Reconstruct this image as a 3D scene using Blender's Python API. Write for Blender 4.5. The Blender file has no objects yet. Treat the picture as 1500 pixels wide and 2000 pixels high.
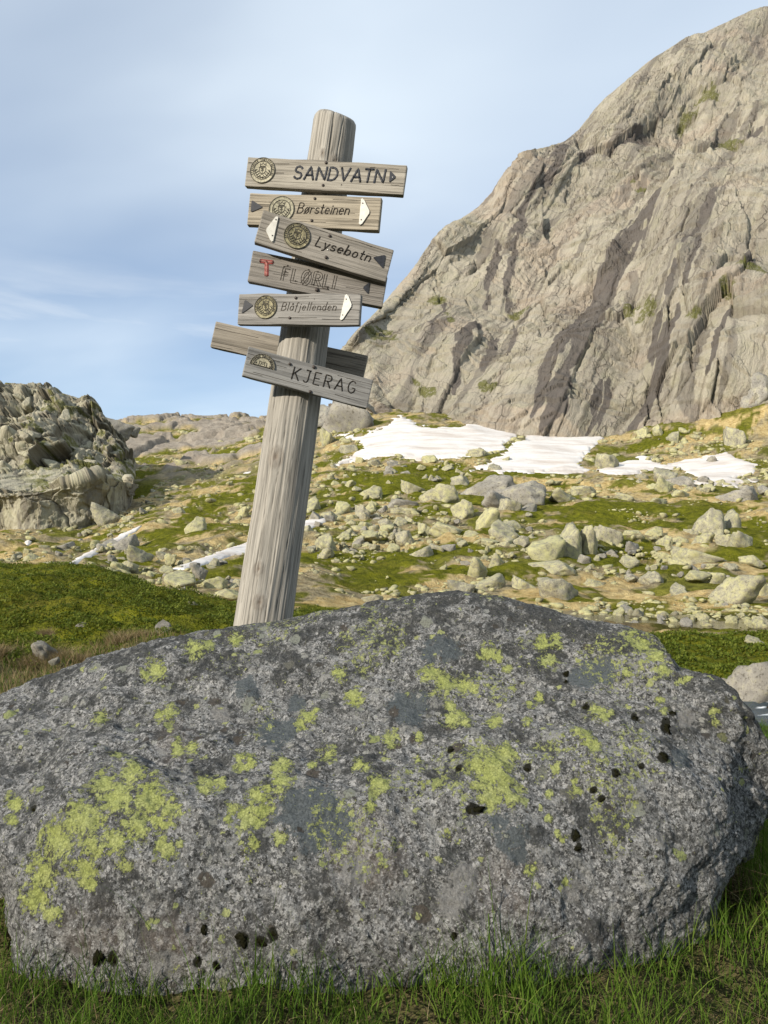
import bpy, bmesh, math, random
import numpy as np
from mathutils import Vector, Matrix

# ------------------------------------------------------------------ camera, sky, sun, exposure
SC = bpy.context.scene
COL = SC.collection
CAM_Z, PITCH, FPX = 1.1, math.radians(2.0), 1504.0      # photo is 1500 x 2000 px
cam_d = bpy.data.cameras.new('camera')
cam = bpy.data.objects.new('camera', cam_d)
COL.objects.link(cam)
cam.location = (0, 0, CAM_Z)
cam.rotation_euler = (math.radians(90) + PITCH, 0, 0)
cam_d.sensor_fit = 'HORIZONTAL'
cam_d.sensor_width = 36
cam_d.lens = 36 * FPX / 1500
cam_d.clip_start = 0.05
cam_d.clip_end = 6000
SC.camera = cam

SUN_EL = math.radians(23)
SUN_H = Vector((-0.74, -0.67, 0)).normalized()
TO_SUN = Vector((SUN_H.x * math.cos(SUN_EL), SUN_H.y * math.cos(SUN_EL), math.sin(SUN_EL)))
sun_d = bpy.data.lights.new('sun', 'SUN')
sun_d.energy = 3.4
sun_d.angle = math.radians(0.6)
sun_d.color = (1.0, 0.915, 0.79)
sun = bpy.data.objects.new('sun', sun_d)
sun.rotation_euler = TO_SUN.to_track_quat('Z', 'Y').to_euler()
sun.location = (-30, -20, 40)
COL.objects.link(sun)

SC.view_settings.view_transform = 'Standard'
SC.view_settings.look = 'None'
SC.view_settings.gamma = 1
SC.view_settings.exposure = 1.0
SC.view_settings.use_curve_mapping = False
SC.render.engine = 'CYCLES'
SC.cycles.max_bounces = 5
SC.cycles.use_denoising = True


class NT:
    """small node-tree helper"""
    def __init__(self, tree):
        self.t = tree
        tree.nodes.clear()

    def n(self, typ, **kw):
        nd = self.t.nodes.new(typ)
        for k, v in kw.items():
            if k == 'ins':
                for kk, vv in v.items():
                    if isinstance(vv, bpy.types.NodeSocket):
                        self.t.links.new(vv, nd.inputs[kk])
                    else:
                        nd.inputs[kk].default_value = vv
            else:
                setattr(nd, k, v)
        return nd

    def link(self, a, b):
        self.t.links.new(a, b)

    def noise(self, vec, scale, detail=4, rough=0.55, dist=0.0):
        nd = self.n('ShaderNodeTexNoise', ins={'Scale': scale, 'Detail': detail, 'Roughness': rough, 'Distortion': dist})
        if vec is not None:
            self.link(vec, nd.inputs['Vector'])
        return nd.outputs['Fac']

    def voro(self, vec, scale, feature='F1', out='Distance', rnd=1.0):
        nd = self.n('ShaderNodeTexVoronoi', feature=feature, ins={'Scale': scale, 'Randomness': rnd})
        self.link(vec, nd.inputs['Vector'])
        return nd.outputs[out]

    def ramp(self, fac, a, b, lo=0.0, hi=1.0):
        nd = self.n('ShaderNodeMapRange', ins={'Value': fac, 'From Min': a, 'From Max': b, 'To Min': lo, 'To Max': hi})
        nd.clamp = True
        return nd.outputs[0]

    def math(self, op, a, b=0.0):
        nd = self.n('ShaderNodeMath', operation=op)
        for i, v in enumerate((a, b)):
            if isinstance(v, bpy.types.NodeSocket):
                self.link(v, nd.inputs[i])
            else:
                nd.inputs[i].default_value = v
        return nd.outputs[0]

    def mix(self, fac, a, b, blend='MIX'):
        nd = self.n('ShaderNodeMix', data_type='RGBA', blend_type=blend)
        for sock, v in ((nd.inputs[0], fac), (nd.inputs[6], a), (nd.inputs[7], b)):
            if isinstance(v, bpy.types.NodeSocket):
                self.link(v, sock)
            elif sock == nd.inputs[0]:
                sock.default_value = v
            else:
                sock.default_value = (*v, 1) if len(v) == 3 else v
        return nd.outputs[2]

    def attr(self, name):
        return self.n('ShaderNodeAttribute', attribute_name=name).outputs['Fac']

    def mapping(self, vec, scale=(1, 1, 1), rot=(0, 0, 0), loc=(0, 0, 0)):
        nd = self.n('ShaderNodeMapping', ins={'Scale': scale, 'Rotation': rot, 'Location': loc})
        self.link(vec, nd.inputs['Vector'])
        return nd.outputs[0]


def world():
    w = bpy.data.worlds.new('World')
    SC.world = w
    w.use_nodes = True
    t = NT(w.node_tree)
    sky = t.n('ShaderNodeTexSky', sky_type='NISHITA', sun_disc=False)
    sky.sun_elevation = SUN_EL
    sky.sun_rotation = math.atan2(SUN_H.x, SUN_H.y)
    sky.altitude = 600
    sky.air_density = 1.0
    sky.dust_density = 0.6
    sky.ozone_density = 1.6
    co = t.n('ShaderNodeTexCoord').outputs['Generated']
    sep = t.n('ShaderNodeSeparateXYZ')
    t.link(co, sep.inputs[0])
    z = sep.outputs[2]
    # cloud sheet: flatten the direction like a layer overhead
    zz = t.math('ADD', t.math('MAXIMUM', z, 0.0), 0.14)
    div = t.n('ShaderNodeVectorMath', operation='DIVIDE')
    t.link(co, div.inputs[0])
    cmb = t.n('ShaderNodeCombineXYZ')
    for i in range(3):
        t.link(zz, cmb.inputs[i])
    t.link(cmb.outputs[0], div.inputs[1])
    flat = t.mapping(div.outputs[0], scale=(1.0, 1.0, 0.35), rot=(0, 0, 0.5), loc=(3.1, 0.4, 0))
    n1 = t.noise(flat, 0.5, 4, 0.45, 0.3)
    n2 = t.noise(t.mapping(flat, scale=(0.7, 1.2, 1)), 1.1, 4, 0.45, 0.2)
    veil = t.ramp(n1, 0.28, 0.60, 0.62, 1.0)
    # a clearer, bluer gap low on the left, a pale bank under it
    dp = t.n('ShaderNodeVectorMath', operation='DOT_PRODUCT'); t.link(co, dp.inputs[0]); dp.inputs[1].default_value = Vector((-.48, .88, .22)).normalized()
    gap = t.ramp(t.math('ADD', dp.outputs['Value'], t.math('MULTIPLY', t.math('SUBTRACT', n2, .5), .30)), .84, 1.02, 1.0, .44)
    veil = t.math('MULTIPLY', veil, gap)
    low = t.noise(t.mapping(co, scale=(1.6, 1.6, 11.0), loc=(.3, .2, .55)), 1.5, 6, 0.55, .3)
    bank = t.math('MULTIPLY', t.ramp(low, .47, .64), t.math('MULTIPLY', t.ramp(z, .34, .20), t.ramp(z, .02, .10)))
    grey = t.ramp(n2, 0.34, 0.74)
    ccol = t.mix(grey, (5.6, 6.3, 6.9), (4.4, 5.1, 5.95))
    skyc = t.mix(1.0, sky.outputs[0], (.80, .90, 1.0), 'MULTIPLY')
    c = t.mix(t.math('MULTIPLY', veil, 0.9), skyc, ccol)
    c = t.mix(t.math('MULTIPLY', bank, .9), c, (5.6, 6.0, 6.4))
    bg = t.n('ShaderNodeBackground', ins={'Color': c, 'Strength': 0.080})
    out = t.n('ShaderNodeOutputWorld')
    t.link(bg.outputs[0], out.inputs[0])


world()

# ------------------------------------------------------------------ helpers: rays, noise, meshes
rng = np.random.default_rng(7)
random.seed(7)
CP, SP = math.cos(PITCH), math.sin(PITCH)


def P(px, py, y):
    """point on the sight line of photo pixel (px, py) at distance y in front of the camera"""
    px, py, y = np.asarray(px, float), np.asarray(py, float), np.asarray(y, float)
    u, v = (px - 750) / FPX, (1000 - py) / FPX
    s = y / (CP - v * SP)
    return np.stack(np.broadcast_arrays(u * s, y, CAM_Z + (SP + v * CP) * s), -1)


def proj(p):
    p = np.asarray(p, float)
    x, y, z = p[..., 0], p[..., 1], p[..., 2] - CAM_Z
    d = np.maximum(y * CP + z * SP, 1e-3)
    return 750 + FPX * x / d, 1000 - FPX * (z * CP - y * SP) / d


def _hash(ix, iy, iz, seed):
    h = (ix.astype(np.uint32) * np.uint32(374761393) + iy.astype(np.uint32) * np.uint32(668265263)
         + iz.astype(np.uint32) * np.uint32(2147483647) + np.uint32(seed * 7919 + 13))
    h = (h ^ (h >> np.uint32(13))) * np.uint32(1274126177)
    h = h ^ (h >> np.uint32(16))
    h = h * np.uint32(2246822519)
    return h ^ (h >> np.uint32(15))


_G = np.array([[1, 1, 0], [-1, 1, 0], [1, -1, 0], [-1, -1, 0], [1, 0, 1], [-1, 0, 1], [1, 0, -1], [-1, 0, -1],
               [0, 1, 1], [0, -1, 1], [0, 1, -1], [0, -1, -1], [1, 1, 0], [-1, 1, 0], [0, -1, 1], [0, -1, -1]], np.float32)


def pnoise(p, seed=0):
    p = np.asarray(p, np.float32)
    i = np.floor(p).astype(np.int64)
    f = p - i
    w = f * f * f * (f * (f * 6 - 15) + 10)
    res = np.zeros(p.shape[:-1], np.float32)
    for dx in (0, 1):
        wx = w[..., 0] if dx else 1 - w[..., 0]
        for dy in (0, 1):
            wy = w[..., 1] if dy else 1 - w[..., 1]
            for dz in (0, 1):
                wz = w[..., 2] if dz else 1 - w[..., 2]
                g = _G[_hash(i[..., 0] + dx, i[..., 1] + dy, i[..., 2] + dz, seed) & np.uint32(15)]
                res += wx * wy * wz * (g[..., 0] * (f[..., 0] - dx) + g[..., 1] * (f[..., 1] - dy) + g[..., 2] * (f[..., 2] - dz))
    return res


def fbm(p, octs=4, seed=0, gain=0.5, ridged=False):
    p = np.asarray(p, np.float32)
    r = np.zeros(p.shape[:-1], np.float32)
    a = 1.0
    for k in range(octs):
        n = pnoise(p, seed + k * 17)
        r += a * ((1 - np.abs(n) * 2) - 0.5 if ridged else n)
        a *= gain
        p = p * 2.03 + 5.7
    return r


def worley(p, seed=0):
    """F1, F2 and a random number of the nearest cell"""
    p = np.asarray(p, np.float32)
    i = np.floor(p).astype(np.int64)
    f = p - i
    f1 = np.full(p.shape[:-1], 9.0, np.float32)
    f2 = f1.copy()
    cid = np.zeros(p.shape[:-1], np.float32)
    for dx in (-1, 0, 1):
        for dy in (-1, 0, 1):
            for dz in (-1, 0, 1):
                h = _hash(i[..., 0] + dx, i[..., 1] + dy, i[..., 2] + dz, seed)
                ox = (h & np.uint32(1023)) / 1023.0
                oy = ((h >> np.uint32(10)) & np.uint32(1023)) / 1023.0
                oz = ((h >> np.uint32(20)) & np.uint32(1023)) / 1023.0
                d = np.sqrt((dx + ox - f[..., 0]) ** 2 + (dy + oy - f[..., 1]) ** 2 + (dz + oz - f[..., 2]) ** 2).astype(np.float32)
                near = d < f1
                f2 = np.where(near, f1, np.minimum(f2, d))
                cid = np.where(near, ((h >> np.uint32(5)) & np.uint32(4095)) / 4095.0, cid)
                f1 = np.where(near, d, f1)
    return f1, f2, cid


def facets(p, seed=0, tilt=1.0):
    """broken planes: every cell gets its own height and slope; returns height, cell edge distance"""
    p = np.asarray(p, np.float32)
    i = np.floor(p).astype(np.int64)
    f = p - i
    f1 = np.full(p.shape[:-1], 9.0, np.float32)
    f2 = f1.copy()
    val = np.zeros(p.shape[:-1], np.float32)
    for dx in (-1, 0, 1):
        for dy in (-1, 0, 1):
            for dz in (-1, 0, 1):
                h = _hash(i[..., 0] + dx, i[..., 1] + dy, i[..., 2] + dz, seed)
                o = [((h >> np.uint32(10 * k)) & np.uint32(1023)) / 1023.0 for k in range(3)]
                v = [f[..., 0] - dx - o[0], f[..., 1] - dy - o[1], f[..., 2] - dz - o[2]]
                d = np.sqrt(v[0] ** 2 + v[1] ** 2 + v[2] ** 2).astype(np.float32)
                near = d < f1
                f2 = np.where(near, f1, np.minimum(f2, d))
                h2 = h * np.uint32(2654435761)
                g = [((h2 >> np.uint32(10 * k)) & np.uint32(1023)) / 1023.0 - .5 for k in range(3)]
                val = np.where(near, (((h >> np.uint32(3)) & np.uint32(255)) / 255.0 - .5) + tilt * 2 * (g[0] * v[0] + g[1] * v[1] + g[2] * v[2]), val)
                f1 = np.where(near, d, f1)
    return val.astype(np.float32), f2 - f1


def sstep(x, a, b):
    t = np.clip((np.asarray(x, float) - a) / (b - a), 0, 1)
    return t * t * (3 - 2 * t)


def pchip(x, Y, xq):
    """monotone cubic interpolation along axis 0"""
    x = np.asarray(x, float)
    Y = np.asarray(Y, float)
    xq = np.clip(np.asarray(xq, float), x[0], x[-1])
    h = np.diff(x).reshape((-1,) + (1,) * (Y.ndim - 1))
    d = np.diff(Y, axis=0) / h
    m = np.zeros_like(Y)
    a, b = d[:-1], d[1:]
    w1, w2 = 2 * h[1:] + h[:-1], h[1:] + 2 * h[:-1]
    with np.errstate(divide='ignore', invalid='ignore'):
        m[1:-1] = np.where(a * b > 0, (w1 + w2) / (w1 / a + w2 / b), 0)
    m[0], m[-1] = d[0], d[-1]
    k = np.clip(np.searchsorted(x, xq, 'right') - 1, 0, len(x) - 2)
    hk = h[k]
    t = ((xq - x[k]).reshape((-1,) + (1,) * (Y.ndim - 1))) / hk
    return ((1 + 2 * t) * (1 - t) ** 2 * Y[k] + t * (1 - t) ** 2 * hk * m[k]
            + t * t * (3 - 2 * t) * Y[k + 1] + t * t * (t - 1) * hk * m[k + 1])


def catmull(x, Y, xq):
    """smooth cubic (finite-difference tangents) along axis 0"""
    x = np.asarray(x, float)
    Y = np.asarray(Y, float)
    xq = np.clip(np.asarray(xq, float), x[0], x[-1])
    sh = (-1,) + (1,) * (Y.ndim - 1)
    h = np.diff(x).reshape(sh)
    d = np.diff(Y, axis=0) / h
    m = np.empty_like(Y)
    m[1:-1] = (d[:-1] * h[1:] + d[1:] * h[:-1]) / (h[1:] + h[:-1])
    m[0], m[-1] = d[0], d[-1]
    k = np.clip(np.searchsorted(x, xq, 'right') - 1, 0, len(x) - 2)
    hk = h[k]
    t = (xq - x[k]).reshape(sh) / hk
    return ((1 + 2 * t) * (1 - t) ** 2 * Y[k] + t * (1 - t) ** 2 * hk * m[k]
            + t * t * (3 - 2 * t) * Y[k + 1] + t * t * (t - 1) * hk * m[k + 1])


def quads_grid(nv, nu):
    i = np.arange(nv * nu).reshape(nv, nu)
    return np.stack([i[:-1, :-1], i[:-1, 1:], i[1:, 1:], i[1:, :-1]], -1).reshape(-1, 4)


def mesh(name, verts, faces, mat=None, smooth=True, attrs=None):
    """faces: (M,3) or (M,4) array"""
    verts = np.ascontiguousarray(np.asarray(verts, np.float32).reshape(-1, 3))
    faces = np.asarray(faces, np.int32)
    k = faces.shape[1]
    me = bpy.data.meshes.new(name)
    me.vertices.add(len(verts))
    me.vertices.foreach_set('co', verts.ravel())
    me.loops.add(faces.size)
    me.loops.foreach_set('vertex_index', faces.ravel())
    me.polygons.add(len(faces))
    me.polygons.foreach_set('loop_start', np.arange(0, faces.size, k, dtype=np.int32))
    if smooth:
        me.polygons.foreach_set('use_smooth', np.ones(len(faces), bool))
    for an, av in (attrs or {}).items():
        vec = np.ndim(av) == 2 and np.shape(av)[1] == 3
        a = me.attributes.new(an, 'FLOAT_VECTOR' if vec else 'FLOAT', 'POINT')
        a.data.foreach_set('vector' if vec else 'value', np.ascontiguousarray(av, np.float32).ravel())
    me.update(calc_edges=True)
    if mat:
        me.materials.append(mat)
    return me


def obj(name, data, parent=None, loc=None, **props):
    o = bpy.data.objects.new(name, data)
    COL.objects.link(o)
    if parent:
        o.parent = parent
    if loc is not None:
        o.location = loc
    for k, v in props.items():
        o[k] = v
    return o


def grid_normals(g):
    du = np.gradient(g, axis=1)
    dv = np.gradient(g, axis=0)
    n = np.cross(du, dv)
    return n / np.maximum(np.linalg.norm(n, axis=-1, keepdims=True), 1e-9)


def seg_dist(px, py, pts):
    """distance to a polyline and the position along it 0..1"""
    best = np.full(px.shape, 1e9)
    along = np.zeros(px.shape)
    n = len(pts) - 1
    for k in range(n):
        (ax, ay), (bx, by) = pts[k], pts[k + 1]
        vx, vy = bx - ax, by - ay
        t = np.clip(((px - ax) * vx + (py - ay) * vy) / (vx * vx + vy * vy), 0, 1)
        d = np.hypot(px - ax - t * vx, py - ay - t * vy)
        near = d < best
        best = np.where(near, d, best)
        along = np.where(near, (k + t) / n, along)
    return best, along


def in_poly(px, py, poly):
    """signed: distance to the outline, positive inside"""
    inside = np.zeros(px.shape, bool)
    d = np.full(px.shape, 1e9)
    n = len(poly)
    for k in range(n):
        (x1, y1), (x2, y2) = poly[k], poly[(k + 1) % n]
        c = ((y1 > py) != (y2 > py)) & (px < (x2 - x1) * (py - y1) / ((y2 - y1) or 1e-9) + x1)
        inside ^= c
        vx, vy = x2 - x1, y2 - y1
        t = np.clip(((px - x1) * vx + (py - y1) * vy) / (vx * vx + vy * vy + 1e-9), 0, 1)
        d = np.minimum(d, np.hypot(px - x1 - t * vx, py - y1 - t * vy))
    return np.where(inside, d, -d)


# ------------------------------------------------------------------ materials
def material(name, rough=0.9, spec=0.25):
    m = bpy.data.materials.new(name)
    m.use_nodes = True
    t = NT(m.node_tree)
    b = t.n('ShaderNodeBsdfPrincipled', ins={'Roughness': rough, 'Specular IOR Level': spec})
    o = t.n('ShaderNodeOutputMaterial')
    t.link(b.outputs[0], o.inputs[0])
    return m, t, b


def bump(t, b, h, strength, dist):
    nd = t.n('ShaderNodeBump', ins={'Height': h, 'Strength': strength, 'Distance': dist})
    t.link(nd.outputs[0], b.inputs['Normal'])


def mat_plain(name, col, rough=0.7, spec=0.3, var=0.15, scale=30, metal=0.0):
    m, t, b = material(name, rough, spec)
    co = t.n('ShaderNodeTexCoord').outputs['Object']
    n = t.noise(co, scale, 4, 0.6)
    dark = tuple(c * (1 - var) for c in col)
    lite = tuple(min(1, c * (1 + var)) for c in col)
    t.link(t.mix(t.ramp(n, .3, .7), dark, lite), b.inputs['Base Color'])
    b.inputs['Metallic'].default_value = metal
    return m


def mat_cliff(name, tint=(1, 1, 1), scale=1.0, bmp=1.2):
    m, t, b = material(name, 0.95, 0.12)
    co = t.n('ShaderNodeTexCoord').outputs['Object']
    sl = t.n('ShaderNodeAttribute', attribute_name='slab').outputs['Vector']      # metres: down the fall line, across, out
    big = t.noise(co, 0.035 * scale, 4, 0.6)
    mid = t.noise(co, 0.22 * scale, 5, 0.65)
    fine = t.noise(co, 1.6 * scale, 5, 0.75)
    wv = t.n('ShaderNodeVectorMath', operation='ADD')
    nv = t.n('ShaderNodeTexNoise', ins={'Scale': 0.22 * scale, 'Detail': 4, 'Roughness': .6}); t.link(sl, nv.inputs['Vector'])
    sc = t.n('ShaderNodeVectorMath', operation='SCALE', ins={'Scale': 3.0 / scale}); t.link(nv.outputs['Color'], sc.inputs[0])
    t.link(sl, wv.inputs[0]); t.link(sc.outputs[0], wv.inputs[1])
    slw = wv.outputs[0]
    lay = t.noise(t.mapping(slw, scale=(1 / 26, 1 / 1.3, 1 / 5)), 1.0 * scale, 6, 0.68, 0.2)
    band = t.noise(t.mapping(slw, scale=(1 / 40, 1 / 5, 1 / 12)), 1.0 * scale, 5, 0.6)
    cr1 = t.voro(t.mapping(slw, scale=(1 / 30, 1 / 6.0, 1 / 16)), 1.0 * scale, 'DISTANCE_TO_EDGE')
    cr2 = t.voro(t.mapping(slw, scale=(1 / 4.5, 1 / 2.6, 1 / 4)), 1.0 * scale, 'DISTANCE_TO_EDGE')
    def C(r, g, bb): return (r * tint[0], g * tint[1], bb * tint[2])
    c = t.mix(t.ramp(big, .40, .60), C(.248, .234, .203), C(.318, .300, .258))
    c = t.mix(t.ramp(mid, .45, .72, 0, .7), c, C(.26, .255, .185))
    c = t.mix(t.math('MULTIPLY', t.attr('pink'), t.ramp(mid, .3, .6)), c, C(.315, .258, .220))
    c = t.mix(t.ramp(band, .54, .66, 0, .55), c, C(.175, .156, .142))
    c = t.mix(t.ramp(lay, .53, .66, 0, .7), c, C(.130, .114, .098))
    c = t.mix(t.ramp(lay, .46, .34, 0, .6), c, C(.37, .345, .292))
    c = t.mix(t.ramp(fine, .56, .70, 0, .45), c, C(.15, .138, .12))
    c = t.mix(t.ramp(fine, .44, .28, 0, .35), c, C(.40, .375, .32))
    c = t.mix(t.math('MULTIPLY', t.attr('stain_shade'), .88), c, t.mix(lay, C(.056, .051, .052), C(.115, .104, .102)))
    thin = t.math('MULTIPLY', t.ramp(cr1, .022, .006, 0, .7), t.ramp(mid, .46, .58))
    thin2 = t.math('MULTIPLY', t.ramp(cr2, .045, .006), t.ramp(band, .52, .62))
    crk = t.math('MAXIMUM', thin, t.math('MULTIPLY', thin2, .8))
    c = t.mix(t.math('MULTIPLY', t.math('MAXIMUM', t.math('MULTIPLY', crk, .7), t.attr('crack')), .75), c, C(.060, .048, .034))
    g = t.mix(fine, (.045, .055, .012), (.15, .145, .04))
    c = t.mix(t.math('MULTIPLY', t.attr('green'), t.ramp(fine, .32, .5)), c, g)
    t.link(c, b.inputs['Base Color'])
    hh = t.math('ADD', t.math('MULTIPLY', fine, 0.45), t.math('MULTIPLY', lay, 1.0))
    hh = t.math('ADD', hh, t.math('MULTIPLY', band, 1.2))
    hh = t.math('SUBTRACT', hh, t.math('MULTIPLY', crk, .5))
    bump(t, b, hh, 0.9, bmp / scale)
    return m


def mat_terrain():
    m, t, b = material('mountain_ground', 1.0, 0.05)
    co = t.n('ShaderNodeTexCoord').outputs['Object']
    n1 = t.noise(co, 0.35, 5, 0.6)
    n2 = t.noise(co, 1.6, 5, 0.65)
    n3 = t.noise(co, 8.0, 4, 0.7)
    n4 = t.noise(co, 45.0, 3, 0.7)
    soil = t.mix(t.ramp(n2, .35, .65), (.16, .125, .07), (.38, .32, .19))
    soil = t.mix(t.ramp(n3, .5, .72), soil, (.30, .27, .20))
    straw = t.mix(t.ramp(n2, .32, .66), (.34, .235, .09), (.62, .49, .24))
    straw = t.mix(t.ramp(n3, .55, .75, 0, .8), straw, (.12, .08, .03))
    heath = t.mix(t.ramp(n2, .36, .64), (.062, .072, .006), (.160, .165, .012))
    heath = t.mix(t.ramp(n1, .55, .75, 0, .7), heath, (.085, .070, .018))
    heath = t.mix(t.ramp(n3, .50, .78, 0, .6), heath, (.16, .145, .028))
    c = t.mix(t.attr('straw'), soil, straw)
    c = t.mix(t.math('MULTIPLY', t.attr('heath'), t.ramp(n3, .25, .42, .6, 1)), c, heath)
    near = t.mix(t.ramp(n3, .4, .62), (.035, .045, .011), (.085, .07, .032))
    near = t.mix(t.ramp(n4, .45, .7), near, (.11, .085, .045))
    c = t.mix(t.attr('near'), c, near)
    sr = t.mix(t.ramp(n1, .35, .65), (.24, .205, .165), (.34, .30, .245))
    sr = t.mix(t.ramp(n2, .55, .72, 0, .7), sr, (.13, .11, .085))
    c = t.mix(t.attr('slabs'), c, sr)
    c = t.mix(t.attr('wet'), c, (.045, .032, .018))
    t.link(c, b.inputs['Base Color'])
    bump(t, b, t.math('ADD', n3, t.math('MULTIPLY', n2, 2.0)), 1.0, 0.22)
    return m


def mat_rock(name, base, lite, lichen_amt, scale=1.0):
    """grey mountain rock with a yellow-green lichen crust"""
    m, t, b = material(name, 0.95, 0.12)
    co = t.n('ShaderNodeTexCoord').outputs['Object']
    rnd = t.n('ShaderNodeObjectInfo').outputs['Random']
    off = t.n('ShaderNodeVectorMath', operation='ADD')
    cmb = t.n('ShaderNodeCombineXYZ')
    for i in range(3):
        t.link(t.math('MULTIPLY', rnd, 37.0 + 9 * i), cmb.inputs[i])
    t.link(co, off.inputs[0]); t.link(cmb.outputs[0], off.inputs[1])
    v = off.outputs[0]
    n1 = t.noise(v, 1.5 * scale, 5, 0.65)
    n2 = t.noise(v, 5.0 * scale, 5, 0.7)
    n3 = t.noise(v, 18.0 * scale, 4, 0.7)
    c = t.mix(t.ramp(n1, .35, .65), base, lite)
    c = t.mix(t.ramp(n2, .53, .64, 0, .85), c, (.085, .076, .060))
    big = t.noise(v, .9, 4, .6)
    c = t.mix(t.ramp(big, .50, .66, 0, .6), c, tuple(x * .55 for x in base))
    thr = t.math('SUBTRACT', 0.60, t.math('MULTIPLY', rnd, 0.12 * lichen_amt))
    lm = t.ramp(t.math('SUBTRACT', t.math('ADD', t.math('MULTIPLY', n1, .55), t.math('MULTIPLY', n3, .45)), thr), -.12 * lichen_amt, .05)
    c = t.mix(t.math('MULTIPLY', lm, .85 * min(1, lichen_amt)), c, (.41, .395, .18))
    c = t.mix(t.ramp(n3, .58, .72, 0, .5), c, (.11, .10, .08))
    t.link(c, b.inputs['Base Color'])
    bump(t, b, t.math('ADD', n2, t.math('MULTIPLY', n3, .4)), 0.7, 0.12 / scale)
    return m


def mat_snow():
    m, t, b = material('old_snow', 0.75, 0.25)
    co = t.n('ShaderNodeTexCoord').outputs['Object']
    n = t.noise(t.mapping(co, scale=(.3, 1, 1), rot=(0, 0, .35)), 0.5, 6, 0.65, .4)
    f = t.noise(co, 3.0, 4, 0.7)
    c = t.mix(t.ramp(n, .42, .66, 0, .9), (.60, .58, .555), (.43, .375, .33))
    c = t.mix(t.ramp(f, .58, .70, 0, .5), c, (.33, .285, .24))
    t.link(c, b.inputs['Base Color'])
    bump(t, b, t.math('ADD', n, t.math('MULTIPLY', f, .3)), 0.35, 0.25)
    return m


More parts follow.
